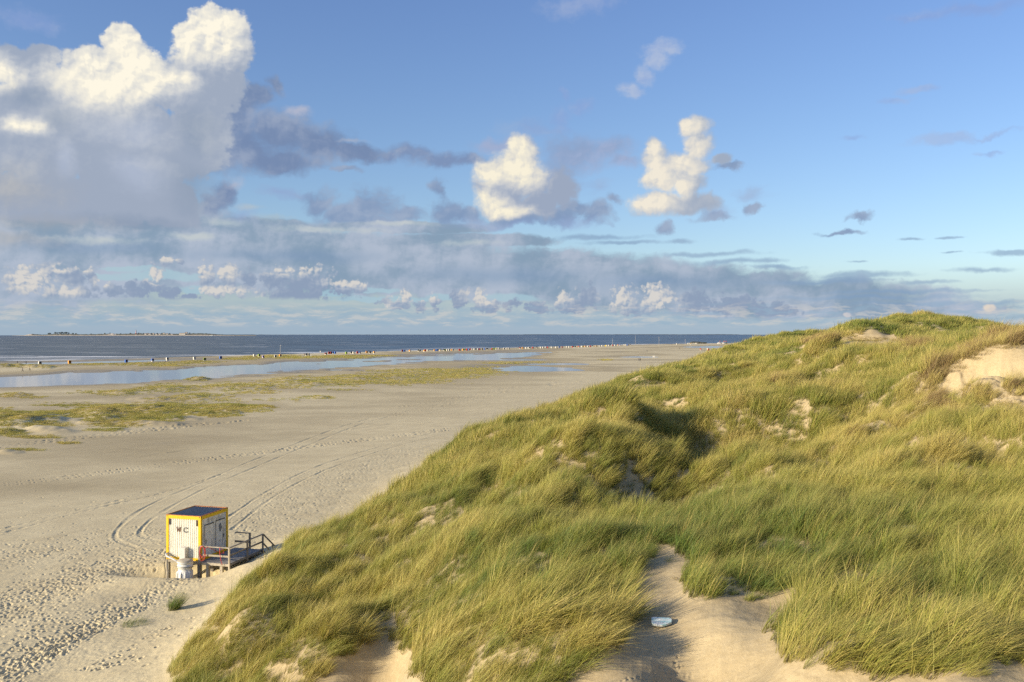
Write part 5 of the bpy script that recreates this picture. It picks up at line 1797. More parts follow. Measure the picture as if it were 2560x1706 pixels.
# ------------------------------------------------------------------ foam board lying on the bare sand
fh = hit(1656, 1570)
board, t, b = new_mat('foam_board')
tc = t.node('ShaderNodeTexCoord').outputs['Object']
n = t.noise(t.vmath('MULTIPLY', tc, (1.2, 5.0, 1.0)), 2.6, 4, 0.6)
c = t.mix(t.ramp(n, 0.42, 0.58), (0.76, 0.78, 0.74), (0.42, 0.64, 0.64))
c = t.mix(t.ramp(t.noise(tc, 30, 2), 0.6, 0.75), c, (0.62, 0.55, 0.42))
t._in(b.inputs['Base Color'], c)
b.inputs['Roughness'].default_value = 0.5
out = [(-0.22, 0.10), (-0.20, 0.125), (-0.15, 0.13), (0.17, 0.09), (0.215, 0.07), (0.225, 0.02), (0.21, -0.05), (0.10, -0.11), (0.0, -0.14), (-0.08, -0.135), (-0.20, -0.09), (-0.225, -0.05)]
fb = MB()
fb.prism(out, lambda a, b_2, t_2: (a * 1.12, b_2 * 1.25, t_2), -0.03, 0.03)
o = fb.build('foam_board', board, bevel=0.008)
o.location = (fh[0], fh[1] + 0.1, fh[2] + 0.12)
o.rotation_euler = (math.radians(19), math.radians(-4), math.radians(-7))
tag(o, 'small white and pale blue board lying on the bare sand', 'board')

# ------------------------------------------------------------------ lone grass tufts on the beach
def lone_tuft(px, py, n, rad, h0, h1, lean, seed, droop, label, sc=1.0):
    p = hit(px, py, 25)
    o = bpy.data.objects.new('grass_tuft', clump_mesh('grass_tuft', n, rad, h0, h1, 0.012, 5, lean, seed, grass_m, droop=droop, spread=0.3))
    COL.objects.link(o)
    o.location = p
    o.rotation_euler = (0, 0, 0.25)
    sc *= 1.25
    o.scale = (sc, sc, sc)
    tag(o, label, 'grass tuft', 'lone grass tufts on the sand')


lone_tuft(434, 1524, 260, 0.24, 0.6, 1.15, 0.5, 71, 0.5, 'upright green grass tuft alone on the sand below the container')
lone_tuft(422, 1516, 40, 0.2, 0.2, 0.45, 0.3, 72, 0.4, 'thin sparse sprig just beside the upright green tuft')
lone_tuft(332, 1562, 170, 0.50, 0.25, 0.55, 0.8, 73, 0.8, 'low flattened grass tuft nearest the trampled footprints')

# ------------------------------------------------------------------ hooded beach chairs
COLS = {'white': (0.70, 0.68, 0.61), 'orange': (0.80, 0.38, 0.07), 'blue': (0.06, 0.16, 0.50), 'red': (0.46, 0.03, 0.025), 'green': (0.30, 0.42, 0.05), 'dark': (0.05, 0.055, 0.05), 'maroon': (0.22, 0.03, 0.03),
        'yellow': (0.80, 0.58, 0.03), 'tan': (0.52, 0.38, 0.20), 'violet': (0.30, 0.25, 0.48)}
CM = {k: wear_mat(k + '_fabric', v, 0.7, 0.08, 2.0) for k, v in COLS.items()}
wick = wear_mat('wicker', (0.70, 0.66, 0.56), 0.7, 0.15, 20.0)
inner = wear_mat('chair_lining', (0.10, 0.08, 0.07), 0.9, 0.2, 5.0)
cush = wear_mat('chair_cushion', (0.16, 0.11, 0.10), 0.9, 0.2, 5.0)


def chair_meshes():
    """open side faces -Y"""
    w, dpt = 0.64, 0.42
    shell = MB()
    prof = [(dpt, 0.45), (dpt + 0.10, 1.1), (dpt + 0.04, 1.50), (dpt - 0.14, 1.64), (-0.18, 1.66), (-0.40, 1.52)]
    # curved hood skin with thickness
    inn = [(y - 0.05 if i < 3 else y, z - (0.05 if i >= 3 else 0)) for i, (y, z) in enumerate(prof)]
    vs = [(-w, y, z) for y, z in prof] + [(w, y, z) for y, z in prof] + [(-w, y, z) for y, z in inn] + [(w, y, z) for y, z in inn]
    n = len(prof)
    fs = []
    for i in range(n - 1):
        fs += [(i, i + 1, n + i + 1, n + i), (2 * n + i, 3 * n + i, 3 * n + i + 1, 2 * n + i + 1)]
    fs += [(n - 1, 2 * n - 1, 4 * n - 1, 3 * n - 1)]
    shell.add(vs, fs)
    for s in (-1, 1):
        poly = [(dpt, 0.45)] + prof[1:] + [(-0.30, 0.98), (-0.34, 0.45)]
        shell.prism(poly, lambda a, b_, t_: (t_, a, b_), s * w, s * (w + 0.035))
    base = MB()
    base.box(-w, w, -0.38, dpt, 0.06, 0.44)
    base.box(-w - 0.03, -w + 0.04, -0.46, -0.39, 0.0, 0.62)
    base.box(w - 0.04, w + 0.03, -0.46, -0.39, 0.0, 0.62)
    lin = MB()
    lin.box(-w + 0.03, w - 0.03, -0.36, dpt - 0.06, 0.445, 0.56)
    lin.box(-w + 0.03, w - 0.03, dpt - 0.16, dpt - 0.07, 0.565, 1.45)
    return shell, base, lin


_sh, _ba, _li = chair_meshes()
SHELL = {k: _sh.mesh('hood_' + k, CM[k]) for k in COLS}
BASE = _ba.mesh('chair_base', wick)
BASEC = {k: _ba.mesh('base_' + k, CM[k]) for k in COLS}
LIN = _li.mesh('cushion', cush)

CHAIRS = [  # colour, photo x, photo y of the foot
    ('white', 100, 911.5), ('orange', 174, 908), ('blue', 315.7, 906.5), ('blue', 381.4, 905.5), ('white', 418.5, 899.3), ('white', 486, 898.6), ('green', 512, 903.8), ('blue', 551.8, 897),
    ('white', 635.8, 893), ('green', 647.8, 892.4), ('violet', 657.9, 895.8), ('white', 688.5, 894.4), ('orange', 700.8, 892.4), ('dark', 766.8, 889), ('white', 771.6, 888.7),
    ('maroon', 814.7, 887), ('red', 823, 884.8), ('maroon', 828.5, 884.6), ('blue', 833.7, 884.3), ('blue', 837.8, 884.3), ('green', 865.7, 885), ('dark', 879, 884.2), ('white', 883.8, 884.6), ('red', 894, 883.8), ('blue', 899.4, 883.8), ('orange', 917, 882.9), ('dark', 925.8, 883.6),
    ('orange', 935.2, 883.7), ('maroon', 1006.4, 879.3), ('blue', 1011.4, 879.4), ('orange', 1024.3, 879.5), ('dark', 1046.7, 878.8), ('white', 1050.1, 878.6), ('orange', 1060.8, 879.6), ('red', 1063.9, 878.3), ('white', 1068.9, 878.3), ('orange', 1086.6, 878.3), ('blue', 1090.7, 877.9), ('blue', 1093.4, 877.9), ('tan', 1100.6, 878.2),
    ('dark', 1110.4, 877.5), ('green', 1113.8, 877.4), ('white', 1117.9, 877.5), ('white', 1122.6, 877.2), ('orange', 1129.4, 877), ('white', 1132.4, 877), ('red', 1149.2, 877), ('orange', 1157.3, 876.5), ('green', 1161.8, 876.5), ('red', 1167.2, 876.3), ('blue', 1172.7, 876), ('red', 1176.8, 876), ('white', 1180.4, 875.8), ('white', 1186.2, 875.6), ('dark', 1190, 875.5), ('white', 1194.7, 875.4), ('maroon', 1199.2, 875.2), ('tan', 1204.9, 875.1), ('blue', 1211.7, 874.9), ('white', 1215.4, 874.9), ('dark', 1218.5, 874.9),
    ('red', 1230, 874.8), ('green', 1234.4, 874.3), ('green', 1240.6, 873.8), ('white', 1244, 873.8), ('white', 1247.4, 873.6), ('white', 1260, 873.8), ('white', 1267, 873.6), ('white', 1271.9, 873.6), ('maroon', 1299.9, 872), ('orange', 1306.7, 872), ('white', 1315.4, 872.2), ('white', 1321.2, 872), ('dark', 1324.4, 871.6), ('red', 1332.1, 871.2), ('dark', 1341.9, 870.8), ('white', 1352.1, 870.8), ('white', 1357.3, 870.7), ('white', 1364.8, 870.6), ('red', 1369.3, 870.6),
    ('white', 1379, 870.4), ('white', 1389.9, 870.5), ('blue', 1398.8, 869.9), ('maroon', 1405.6, 869.9), ('white', 1417.8, 869.8), ('white', 1423.2, 869.8), ('red', 1431.4, 869.2), ('dark', 1434.5, 869.2), ('dark', 1438.6, 869), ('tan', 1443.2, 868.8), ('red', 1447.3, 868.6), ('white', 1455.5, 868.4), ('yellow', 1458.2, 868.3), ('orange', 1463.4, 868.1), ('white', 1470.4, 868), ('red', 1476.3, 867.6), ('dark', 1481.7, 867.4), ('tan', 1485.8, 867.3), ('tan', 1491.2, 867.1), ('white', 1499.4, 866.8), ('white', 1505, 866.5), ('yellow', 1514.3, 866.2), ('white', 1518, 866), ('white', 1522.5, 865.8), ('dark', 1527, 865.6), ('white', 1529.4, 865.4),
    ('red', 1532.2, 865.2), ('white', 1537, 865), ('orange', 1545.2, 864.6), ('violet', 1548.5, 864.5), ('white', 1561.2, 864.4), ('white', 1564, 864.4), ('blue', 1568.4, 864.3), ('dark', 1571, 864.2), ('dark', 1576, 864)]
CHAIRS2 = [('red', 1751.6, 875.7), ('white', 1769, 874.8), ('red', 1771.2, 876.4), ('green', 1783.9, 875.3), ('white', 1789.2, 878.4), ('white', 1792.6, 877.9), ('orange', 1793.5, 881.2), ('orange', 1773.2, 887.3), ('white', 1776.7, 887.9), ('white', 1805.1, 875.7), ('orange', 1808.5, 875.2), ('blue', 1816.3, 873.5), ('white', 1807.6, 880.2), ('red', 1804.9, 884.6),
           ('white', 1814, 880), ('white', 1816.3, 883.7), ('white', 1818.8, 882), ('white', 1821.4, 882.8), ('white', 1824.2, 882), ('orange', 1830, 882.4), ('white', 1836.4, 884.6), ('white', 1828.5, 874.4), ('white', 1833.2, 875.5), ('red', 1836.8, 875.7), ('red', 1841.7, 875.7), ('blue', 1846, 876.1), ('orange', 1848.9, 877)]
CHAIRS3 = [('white', 1720.5, 860.6), ('white', 1724, 860.4), ('tan', 1727.5, 860.3), ('white', 1731, 860.2), ('white', 1735.5, 860.2), ('white', 1739.5, 860.1), ('white', 1743, 860.1), ('white', 1692, 861.8)]
ORD = ['first', 'second', 'third', 'fourth', 'fifth', 'sixth', 'seventh', 'eighth', 'ninth', 'tenth', 'eleventh', 'twelfth', 'thirteenth', 'fourteenth', 'fifteenth', 'sixteenth', 'seventeenth', 'eighteenth', 'nineteenth', 'twentieth']
TENS = {2: 'twenty', 3: 'thirty', 4: 'forty', 5: 'fifty'}


def ordinal(k):
    if k <= 20: return ORD[k - 1]
    t_, u_ = divmod(k, 10)
    return (TENS[t_] + '-' + ORD[u_ - 1]) if u_ else {3: 'thirtieth', 4: 'fortieth', 5: 'fiftieth'}[t_]


NAMED = {0: 'white hooded beach chair standing alone nearest the four walkers', 1: 'lone orange hooded beach chair on the empty stretch of sand', 2: 'lone blue beach chair, next one after the lone orange chair', 3: 'blue hooded beach chair with white base beside the berm grass',
         4: 'white beach chair close to the water above the berm grass', 5: 'white beach chair alone above the green chair on the berm', 6: 'green hooded beach chair mirrored in the tidal pool', 7: 'blue and white beach chair just before the grassy berm begins'}
SPOT = {'dark': 'dark grey', 'tan': 'light brown', 'maroon': 'dark red'}


def place_chairs(lst, where, group, named=None, seed=5, full=90):
    cnt = {}
    r = random.Random(seed)
    for i, (colr, px, py) in enumerate(lst):
        p = G(px, py, 0.1)
        z = float(zlook(p[0], p[1])[0])
        cw = SPOT.get(colr, colr)
        cnt[colr] = cnt.get(colr, 0) + 1
        if named and i in named:
            lab = named[i]
        else:
            lab = f'{cw} hooded beach chair {where}, {ordinal(cnt[colr])} {cw} from left'
        rz = math.radians(50 + r.uniform(-22, 16))
        root = empty('beach_chair', (p[0], p[1], z - 0.02), rz, lab, 'beach chair', group)
        hd = bpy.data.objects.new('hood', SHELL[colr])
        ba = bpy.data.objects.new('base', BASE if (colr in ('white', 'dark', 'violet') or i % 3 == 0) else BASEC[colr])
        ob = [hd, ba, bpy.data.objects.new('cushion', LIN)]
        for o_ in ob:
            COL.objects.link(o_)
            o_.parent = root


place_chairs(CHAIRS, 'in the shoreline row', 'hooded beach chairs in the long row by the sea', NAMED)
place_chairs(CHAIRS2, 'at the foot of the dunes', 'hooded beach chairs scattered on the far sand', None, 6)
place_chairs(CHAIRS3, 'before the long dark hut', 'hooded beach chairs at the far hut', None, 7)

# ------------------------------------------------------------------ people, all tiny in the distance
skin_m = wear_mat('skin', (0.50, 0.30, 0.20), 0.6, 0.05, 4.0)
hair_m = wear_mat('brown_hair', (0.08, 0.05, 0.03), 0.7, 0.2, 8.0)
CLOTH = {'black': wear_mat('black_cloth', (0.025, 0.027, 0.03), 0.85, 0.2, 4.0), 'navy': wear_mat('navy_cloth', (0.03, 0.045, 0.10), 0.85, 0.2, 4.0), 'wine': wear_mat('wine_cloth', (0.20, 0.03, 0.05), 0.85, 0.2, 4.0), 'grey': wear_mat('grey_cloth', (0.12, 0.12, 0.12), 0.85, 0.2, 4.0)}


def person_mesh(stride, top, bottom, arm_bend=0.15):
    """one continuous skinned body, walking towards -Y"""
    V, R, E_ = [], [], []

    def v(x, y, z, r, parent=None):
        V.append((x, y, z))
        R.append(r)
        if parent is not None: E_.append((parent, len(V) - 1))
        return len(V) - 1
    pel = v(0, 0, 0.95, 0.15)
    w1 = v(0, 0.0, 1.12, 0.135, pel)
    ch = v(0, -0.01, 1.32, 0.16, w1)
    nk = v(0, -0.015, 1.47, 0.065, ch)
    hd = v(0, -0.035, 1.58, 0.085, nk)
    top_ = v(0, -0.03, 1.68, 0.085, hd)
    for s in (-1, 1):
        st = stride * s
        hip = v(0.09 * s, 0, 0.90, 0.10, pel)
        kn = v(0.10 * s, -0.22 * st - 0.03, 0.50, 0.062, hip)
        an = v(0.10 * s, -0.42 * st + (0.06 if st < 0 else 0), 0.10 + (0.06 if st < 0 else 0), 0.042, kn)
        to = v(0.11 * s, -0.42 * st - 0.16, 0.045 + (0.03 if st < 0 else 0), 0.038, an)
        sh = v(0.18 * s, -0.01, 1.40, 0.068, ch)
        eb = v(0.23 * s, 0.16 * st, 1.13, 0.042, sh)
        wr = v(0.22 * s, 0.22 * st - arm_bend, 0.90, 0.028, eb)
        pm = v(0.215 * s, 0.23 * st - arm_bend - 0.02, 0.83, 0.03, wr)
        for k in range(5):
            dx = (k - 2) * 0.014
            ln = (0.045, 0.07, 0.08, 0.072, 0.055)[k]
            v(0.215 * s + (0 if k else -0.03 * s), 0.23 * st - arm_bend - 0.02 + dx - (0.04 if k == 0 else 0), 0.83 - ln, 0.009, pm)
    me = bpy.data.meshes.new('person_body')
    me.from_pydata(V, E_, [])
    o = bpy.data.objects.new('tmp_person', me)
    COL.objects.link(o)
    sk = o.modifiers.new('skin', 'SKIN')
    sk.use_smooth_shade = True
    for i, r_ in enumerate(R):
        me.skin_vertices[0].data[i].radius = (r_, r_ * (0.78 if i in (0, 1, 2) else 1.0))
    me.skin_vertices[0].data[0].use_root = True
    ss = o.modifiers.new('sub', 'SUBSURF')
    ss.levels = ss.render_levels = 1
    dg = bpy.context.evaluated_depsgraph_get()
    m2 = bpy.data.meshes.new_from_object(o.evaluated_get(dg))
    bpy.data.objects.remove(o)
    for mm in (CLOTH[bottom], CLOTH[top], skin_m): m2.materials.append(mm)
    for p_ in m2.polygons:
        c = p_.center
        p_.material_index = 0 if c.z < 0.98 and not (abs(c.x) > 0.165 and c.z > 0.7) else (2 if c.z > 1.49 or (abs(c.x) > 0.165 and c.z < 0.90) else 1)
    return m2


def hair_mesh():
    h = MB()
    vs, fs = [], []
    n, mrows = 14, 7
    for i in range(mrows):
        th = math.pi * 0.55 * i / (mrows - 1)
        for k in range(n):
            ph = 2 * math.pi * k / n
            vs.append((math.sin(th) * math.cos(ph) * 0.105, -0.02 + math.sin(th) * math.sin(ph) * 0.115, 1.655 + math.cos(th) * 0.115))
    for i in range(mrows - 1):
        for k in range(n):
            fs.append((i * n + k, i * n + (k + 1) % n, (i + 1) * n + (k + 1) % n, (i + 1) * n + k))
    h.add(vs, fs, 0, True)
    return h.mesh('hair', hair_m)


HAIR = hair_mesh()
PM = {('black', 'black'): person_mesh(0.5, 'black', 'black'), ('navy', 'black'): person_mesh(0.7, 'navy', 'black'), ('wine', 'black'): person_mesh(0.2, 'wine', 'black'), ('grey', 'navy'): person_mesh(0.6, 'grey', 'navy')}
for (px, py, top, bottom, rz, lab) in [
    (43.5, 909.4, 'black', 'black', 90, 'person in black clothes walking along the wet strip, left of the pair by the sea'),
    (65.3, 910.5, 'navy', 'black', 80, 'person in dark blue top walking just ahead on the wet strip by the sea'),
    (56.7, 929.8, 'navy', 'black', -60, 'person in dark blue top walking beside the long tidal pool'),
    (74.8, 927.8, 'black', 'black', -80, 'person in black bending forward beside the small grassy dune'),
    (761, 889.2, 'wine', 'black', 30, 'person in dark red top standing by the dark grey beach chair'),
    (1597.2, 903.6, 'grey', 'navy', 10, 'person in grey top, left one of the two walking side by side'),
    (1600.6, 903.6, 'black', 'black', 15, 'person in black, right one of the two walking side by side'),
    (1393.3, 873.5, 'black', 'black', 60, 'person in black walking below the shoreline chairs'),
    (1699.3, 873.7, 'black', 'black', 0, 'person in black standing alone on the far open flats'),
    (1776.3, 879.3, 'wine', 'black', 0, 'person in dark red top standing among the scattered chairs'),
    (1804, 890, 'grey', 'navy', 40, 'person in grey top standing beside the dark beach tent'),
    (1762.7, 903, 'black', 'black', -20, 'person in black walking nearest the dune grass on pale sand'),
    (1852.4, 874.4, 'navy', 'black', 0, 'person in dark blue at the dune edge near the orange chair'),
    (1617.6, 880, 'grey', 'navy', 0, 'person in grey top far out on the banded flats')]:
    p = G(px, py, 0.0)
    z = float(zlook(p[0], p[1])[0])
    o = bpy.data.objects.new('person', PM[(top, bottom)])
    COL.objects.link(o)
    o.location = (p[0], p[1], z - 0.01)
    o.rotation_euler = (math.radians(0), 0, math.radians(rz))
    tag(o, lab, 'person', 'people walking on the beach')
    h = bpy.data.objects.new('hair', HAIR)
    COL.objects.link(h)
    h.parent = o

# ------------------------------------------------------------------ poles, tent, far hut, far café
pole_m = wear_mat('pale_pole', (0.62, 0.58, 0.50), 0.7, 0.1, 3.0)
for (px, py, hgt, lab) in [(700.8, 892.4, 8.0, 'thin pale pole behind the orange chair on the berm'), (1531.4, 864.0, 9.0, 'thin pale pole above the end of the chair row'), (1588.5, 862, 12.5, 'tall pale pole alone on the shore right of the chair row'), (1647.4, 864.5, 11.0, 'tall pale pole, middle of the open shore before the hut'), (1713, 863.5, 8.0, 'slim pale pole just left of the far dark hut')]:
    p = G(px, py, 0.1)
    m_ = MB()
    m_.tube([(0, 0, -0.3), (0, 0, hgt * 0.6), (0, 0, hgt)], [0.11, 0.09, 0.06], 10)
    m_.tube([(0, 0, hgt - 0.9), (0.9, 0, hgt - 0.9)], 0.06, 6)
    o = m_.build('beach_pole', pole_m)
    o.location = (p[0], p[1], float(zlook(p[0], p[1])[0]))
    tag(o, lab, 'pole', 'poles along the shore')

p = G(1798, 893.8, 0.0)
tent = empty('beach_tent', (p[0], p[1], float(zlook(p[0], p[1])[0])), math.radians(25), 'dark pointed beach tent on the pale sand below the chairs', 'tent')
m_ = MB()
m_.add([(-1.1, -0.9, 0), (1.3, -0.8, 0), (1.2, 1.0, 0), (-1.0, 0.9, 0), (-0.7, -0.2, 2.9), (-0.35, 0.1, 2.5)], [(0, 1, 4), (1, 5, 4), (1, 2, 5), (2, 3, 5), (3, 4, 5), (3, 0, 4)])
m_.build('canopy', wear_mat('grey_canvas', (0.10, 0.105, 0.12), 0.8, 0.15, 3.0), tent)
m_ = MB()
m_.tube([(-0.7, -0.2, 0), (-0.7, -0.2, 3.1)], 0.04, 6)
m_.build('tent_pole', dark_m, tent)

hw = wear_mat('dark_timber', (0.045, 0.05, 0.045), 0.85, 0.3, 0.6)
p = G(1747, 859.4, 0.1)
sc_ = p[1] / F
hut = empty('beach_hut', (p[0], p[1], float(zlook(p[0], p[1])[0])), 0.0, 'long low dark hut on the far shore behind white chairs', 'hut')
m_ = MB()
m_.prism([(-20 * sc_, 0), (17 * sc_, 0), (19.5 * sc_, 3.3 * sc_), (12 * sc_, 3.6 * sc_), (6 * sc_, 3.2 * sc_), (4 * sc_, 4.4 * sc_), (-6 * sc_, 4.4 * sc_), (-8 * sc_, 4.9 * sc_), (-13 * sc_, 4.9 * sc_), (-19 * sc_, 4.2 * sc_)], lambda a, b_, t_: (a, t_, b_), -4.0, 6.0)
m_.build('wall', hw, hut)
m_ = MB()
m_.box(-18 * sc_, 5 * sc_, -4.6, 6.5, 4.95 * sc_, 5.3 * sc_)
m_.build('roof', wear_mat('hut_roof', (0.10, 0.11, 0.10), 0.8, 0.2, 1.0), hut)
for k in range(5):
    m_ = MB()
    xx = (-14 + k * 5.5) * sc_
    m_.box(xx, xx + 1.6 * sc_, -4.06, -4.01, 1.0 * sc_, 2.6 * sc_)
    m_.build('window', wear_mat('pale_shutter', (0.30, 0.30, 0.26), 0.6, 0.1, 1.0) if k == 0 else bpy.data.materials['pale_shutter'], hut)

p = G(1806, 859.6, 0.1)
sc_ = p[1] / F
cafe = empty('beach_cafe', (p[0], p[1], float(zlook(p[0], p[1])[0])), 0.0, 'far white tented beach bar with small red flags on top', 'beach bar')
cw = wear_mat('white_canvas', (0.66, 0.63, 0.58), 0.8, 0.08, 0.5)
for (x0, x1, h_) in ((-11.5, -5.5, 3.4), (-1.5, 4.0, 3.2)):
    m_ = MB()
    m_.prism([(x0 * sc_, 0), (x1 * sc_, 0), (x1 * sc_, h_ * .62 * sc_), ((x0 + x1) / 2 * sc_, h_ * sc_), (x0 * sc_, h_ * .62 * sc_)], lambda a, b_, t_: (a, t_, b_), -2.5, 3.5)
    m_.build('tent', cw, cafe)
m_ = MB()
m_.box(-5.4 * sc_, -1.6 * sc_, -2, 3, 0, 2.4 * sc_)
m_.box(4.1 * sc_, 10 * sc_, -2, 3, 0, 1.6 * sc_)
m_.build('wall', wear_mat('cafe_wall', (0.30, 0.28, 0.25), 0.8, 0.3, 0.6), cafe)
m_ = MB()
m_.box(7.5 * sc_, 10.5 * sc_, -3.4, -2.1, 0, 2.6 * sc_)
m_.build('counter', hw, cafe)
for xx in (-7.6, 2.0, 5.0, 8.5):
    m_ = MB()
    m_.tube([(xx * sc_, 0, 1.6 * sc_), (xx * sc_, 0, 7.2 * sc_)], 0.10, 6)
    fp = m_.build('flag_pole', pole_m, cafe)
    m_ = MB()
    m_.box(xx * sc_ + 0.1, (xx + 2.2) * sc_, -0.03, 0.03, 5.3 * sc_, 7.0 * sc_)
    m_.build('flag', CM['red'], fp)

# small white things lying about
for (px, py, w, h_, nm, lab, cat) in [(1634.7, 892.8, 1.2, 1.1, 'storage_crate', 'small white crate alone on the banded far flats', 'crate'), (1778, 908.3, 2.2, 0.9, 'storage_crate', 'low white crate half hidden by the dune grass edge', 'crate'), (800.7, 882.4, 0.8, 1.8, 'notice_board', 'small white notice board at the waterline', 'sign'), (776.9, 893.8, 0.7, 1.3, 'notice_board', 'small white notice board on the grassy berm', 'sign'), (413, 908.3, 1.1, 1.0, 'driftwood_plank', 'dark tilted plank sticking out of the berm grass', 'plank'), (1725.5, 864.2, 0.9, 1.6, 'notice_board', 'tiny white notice board below the far hut chairs', 'sign')]:
    p = G(px, py, 0.0)
    z = float(zlook(p[0], p[1])[0])
    m_ = MB()
    if nm == 'storage_crate':
        m_.box(-w / 2, w / 2, -w / 3, w / 3, 0, h_ * 0.82)
        m_.box(-w / 2 - 0.05, w / 2 + 0.05, -w / 3 - 0.05, w / 3 + 0.05, h_ * 0.83, h_)
        mt = CM['white']
    elif nm == 'notice_board':
        m_.box(-w / 2, w / 2, -0.03, 0.03, h_ * 0.45, h_)
        m_.box(-w / 2 + 0.05, -w / 2 + 0.12, -0.09, -0.035, -0.2, h_ * 0.95)
        m_.box(w / 2 - 0.12, w / 2 - 0.05, -0.09, -0.035, -0.2, h_ * 0.95)
        mt = CM['white']
    else:
        m_.beam((-w / 2, 0, -0.1), (w / 2, 0, h_), 0.25, 0.12)
        m_.beam((0, 0.1, -0.1), (0.1, 0.1, h_ * 0.7), 0.1, 0.1)
        mt = hw
    o = m_.build(nm, mt)
    o.location = (p[0], p[1], z)
    tag(o, lab, cat)

# ------------------------------------------------------------------ island across the water with lighthouse
DI = 6500.0
ZI = -0.72 - DI ** 2 / RE2
isl, t, b = new_mat('island_ground')
geo = t.node('ShaderNodeNewGeometry').outputs['Position']
n = t.noise(geo, 0.012, 5, 0.65)
n2 = t.noise(geo, 0.05, 4, 0.6)
veg = t.attr('veg')
c = t.mix(t.ramp(n2, 0.35, 0.65), (0.075, 0.085, 0.050), (0.16, 0.145, 0.09))
c = t.mix(t.ramp(veg + (n - 0.5) * 0.5, 0.35, 0.6), (0.56, 0.48, 0.36), c)
t._in(b.inputs['Base Color'], c)
b.inputs['Roughness'].default_value = 0.95
ISL = [(20, 0), (62, 0.6), (90, 2.2), (110, 3.6), (122, 4.6), (140, 4.9), (160, 4.2), (200, 3.9), (230, 3.6), (270, 3.9), (290, 3.4), (320, 4.4), (345, 5.6), (362, 5.3), (385, 6.0), (400, 5.4), (430, 5.2), (470, 5.0), (500, 4.8), (530, 6.2), (560, 6.8), (600, 5.4), (640, 3.4), (700, 1.2), (760, 0.2)]
# table above is in half-pixels: photo x from 10 + value*0.86
ipx = np.linspace(30, 640, 620)
prof = np.interp(ipx, [30, 60, 68, 72, 82, 90, 110, 130, 150, 180, 200, 240, 262, 280, 300, 322, 345, 370, 400, 430, 455, 480, 500, 520, 545, 570, 640],
                 [0.1, 1.2, 2.6, 3.8, 4.3, 3.9, 2.8, 4.6, 5.6, 5.0, 3.8, 4.2, 5.2, 5.4, 4.6, 5.6, 6.0, 5.6, 5.2, 5.0, 4.6, 6.0, 6.2, 5.6, 3.6, 2.4, 1.6]) * DI / F
prof = prof + fbm(ipx / 9.0, ipx * 0, 501, 4) * 1.3 * np.clip(prof / 8, 0, 1)
rowsI = np.array([0, 14, 40, 90, 170, 300, 460, 620])
shp = np.array([0.0, 0.10, 0.22, 0.62, 1.0, 0.95, 0.5, 0.0])
IX, IR = np.meshgrid(ipx, rowsI)
yy = DI + IR
xx = (IX - 1280) / F * yy
nz = fbm(IX / 6.0, IR / 60.0, 511, 3)
zz = ZI + prof[None, :] * shp[:, None] * (1 + 0.18 * nz)
V = np.stack([xx, yy, zz], -1).reshape(-1, 3)
nc_ = len(ipx)
ii = np.arange(len(rowsI) - 1)[:, None] * nc_ + np.arange(nc_ - 1)[None, :]
me = np_mesh('island', V, np.stack([ii, ii + 1, ii + nc_ + 1, ii + nc_], -1).reshape(-1, 4), isl)
sandy = np.interp(ipx, [30, 66, 74, 84, 190, 205, 215, 260, 276, 288, 300, 640], [0, 0, .1, .9, 1, .7, 1, 1, .35, .4, 1, 1])
np_attr(me, 'veg', (np.clip((shp[:, None] - 0.2) * 3, 0, 1) * sandy[None, :] * np.ones_like(IX)).ravel())
o = bpy.data.objects.new('island', me)
COL.objects.link(o)
tag(o, kind='structure')


def ipos(px, dy, up=0.0):
    y = DI + dy
    pr = float(np.interp(px, ipx, prof))
    s = float(np.interp(dy, rowsI, shp))
    return ((px - 1280) / F * y, y, ZI + pr * s + up)


lp = ipos(340, 150, -1)
lh = empty('lighthouse', lp, 0, 'red and white banded lighthouse on the island across the sea', 'lighthouse')
whm = wear_mat('lighthouse_white', (0.78, 0.76, 0.72), 0.6, 0.05, 0.2)
rdm = wear_mat('lighthouse_red', (0.50, 0.06, 0.04), 0.6, 0.05, 0.2)
HL = 24.0
zs = [0, 7, 12.5, 18, HL]
rad = lambda z: 3.9 - 1.3 * z / HL
for i in range(4):
    m_ = MB()
    m_.lathe([(rad(zs[i]), zs[i]), (rad(zs[i + 1]), zs[i + 1] - 0.01)], 0, 0, 24)
    m_.build('tower_band', rdm if i % 2 == 0 else whm, lh)
m_ = MB()
m_.lathe([(3.6, HL), (3.6, HL + 0.5), (2.0, HL + 0.5), (2.0, HL + 1.0)], 0, 0, 24)
m_.build('gallery', dark_m, lh)
m_ = MB()
m_.lathe([(1.9, HL + 1.0), (1.9, HL + 3.6)], 0, 0, 16)
m_.build('lantern', wear_mat('lantern_glass', (0.12, 0.12, 0.13), 0.2, 0.05, 1.0), lh)
m_ = MB()
m_.lathe([(2.3, HL + 3.6), (1.5, HL + 4.8), (0.2, HL + 5.6), (0.1, HL + 6.6)], 0, 0, 16)
m_.build('dome', rdm, lh)

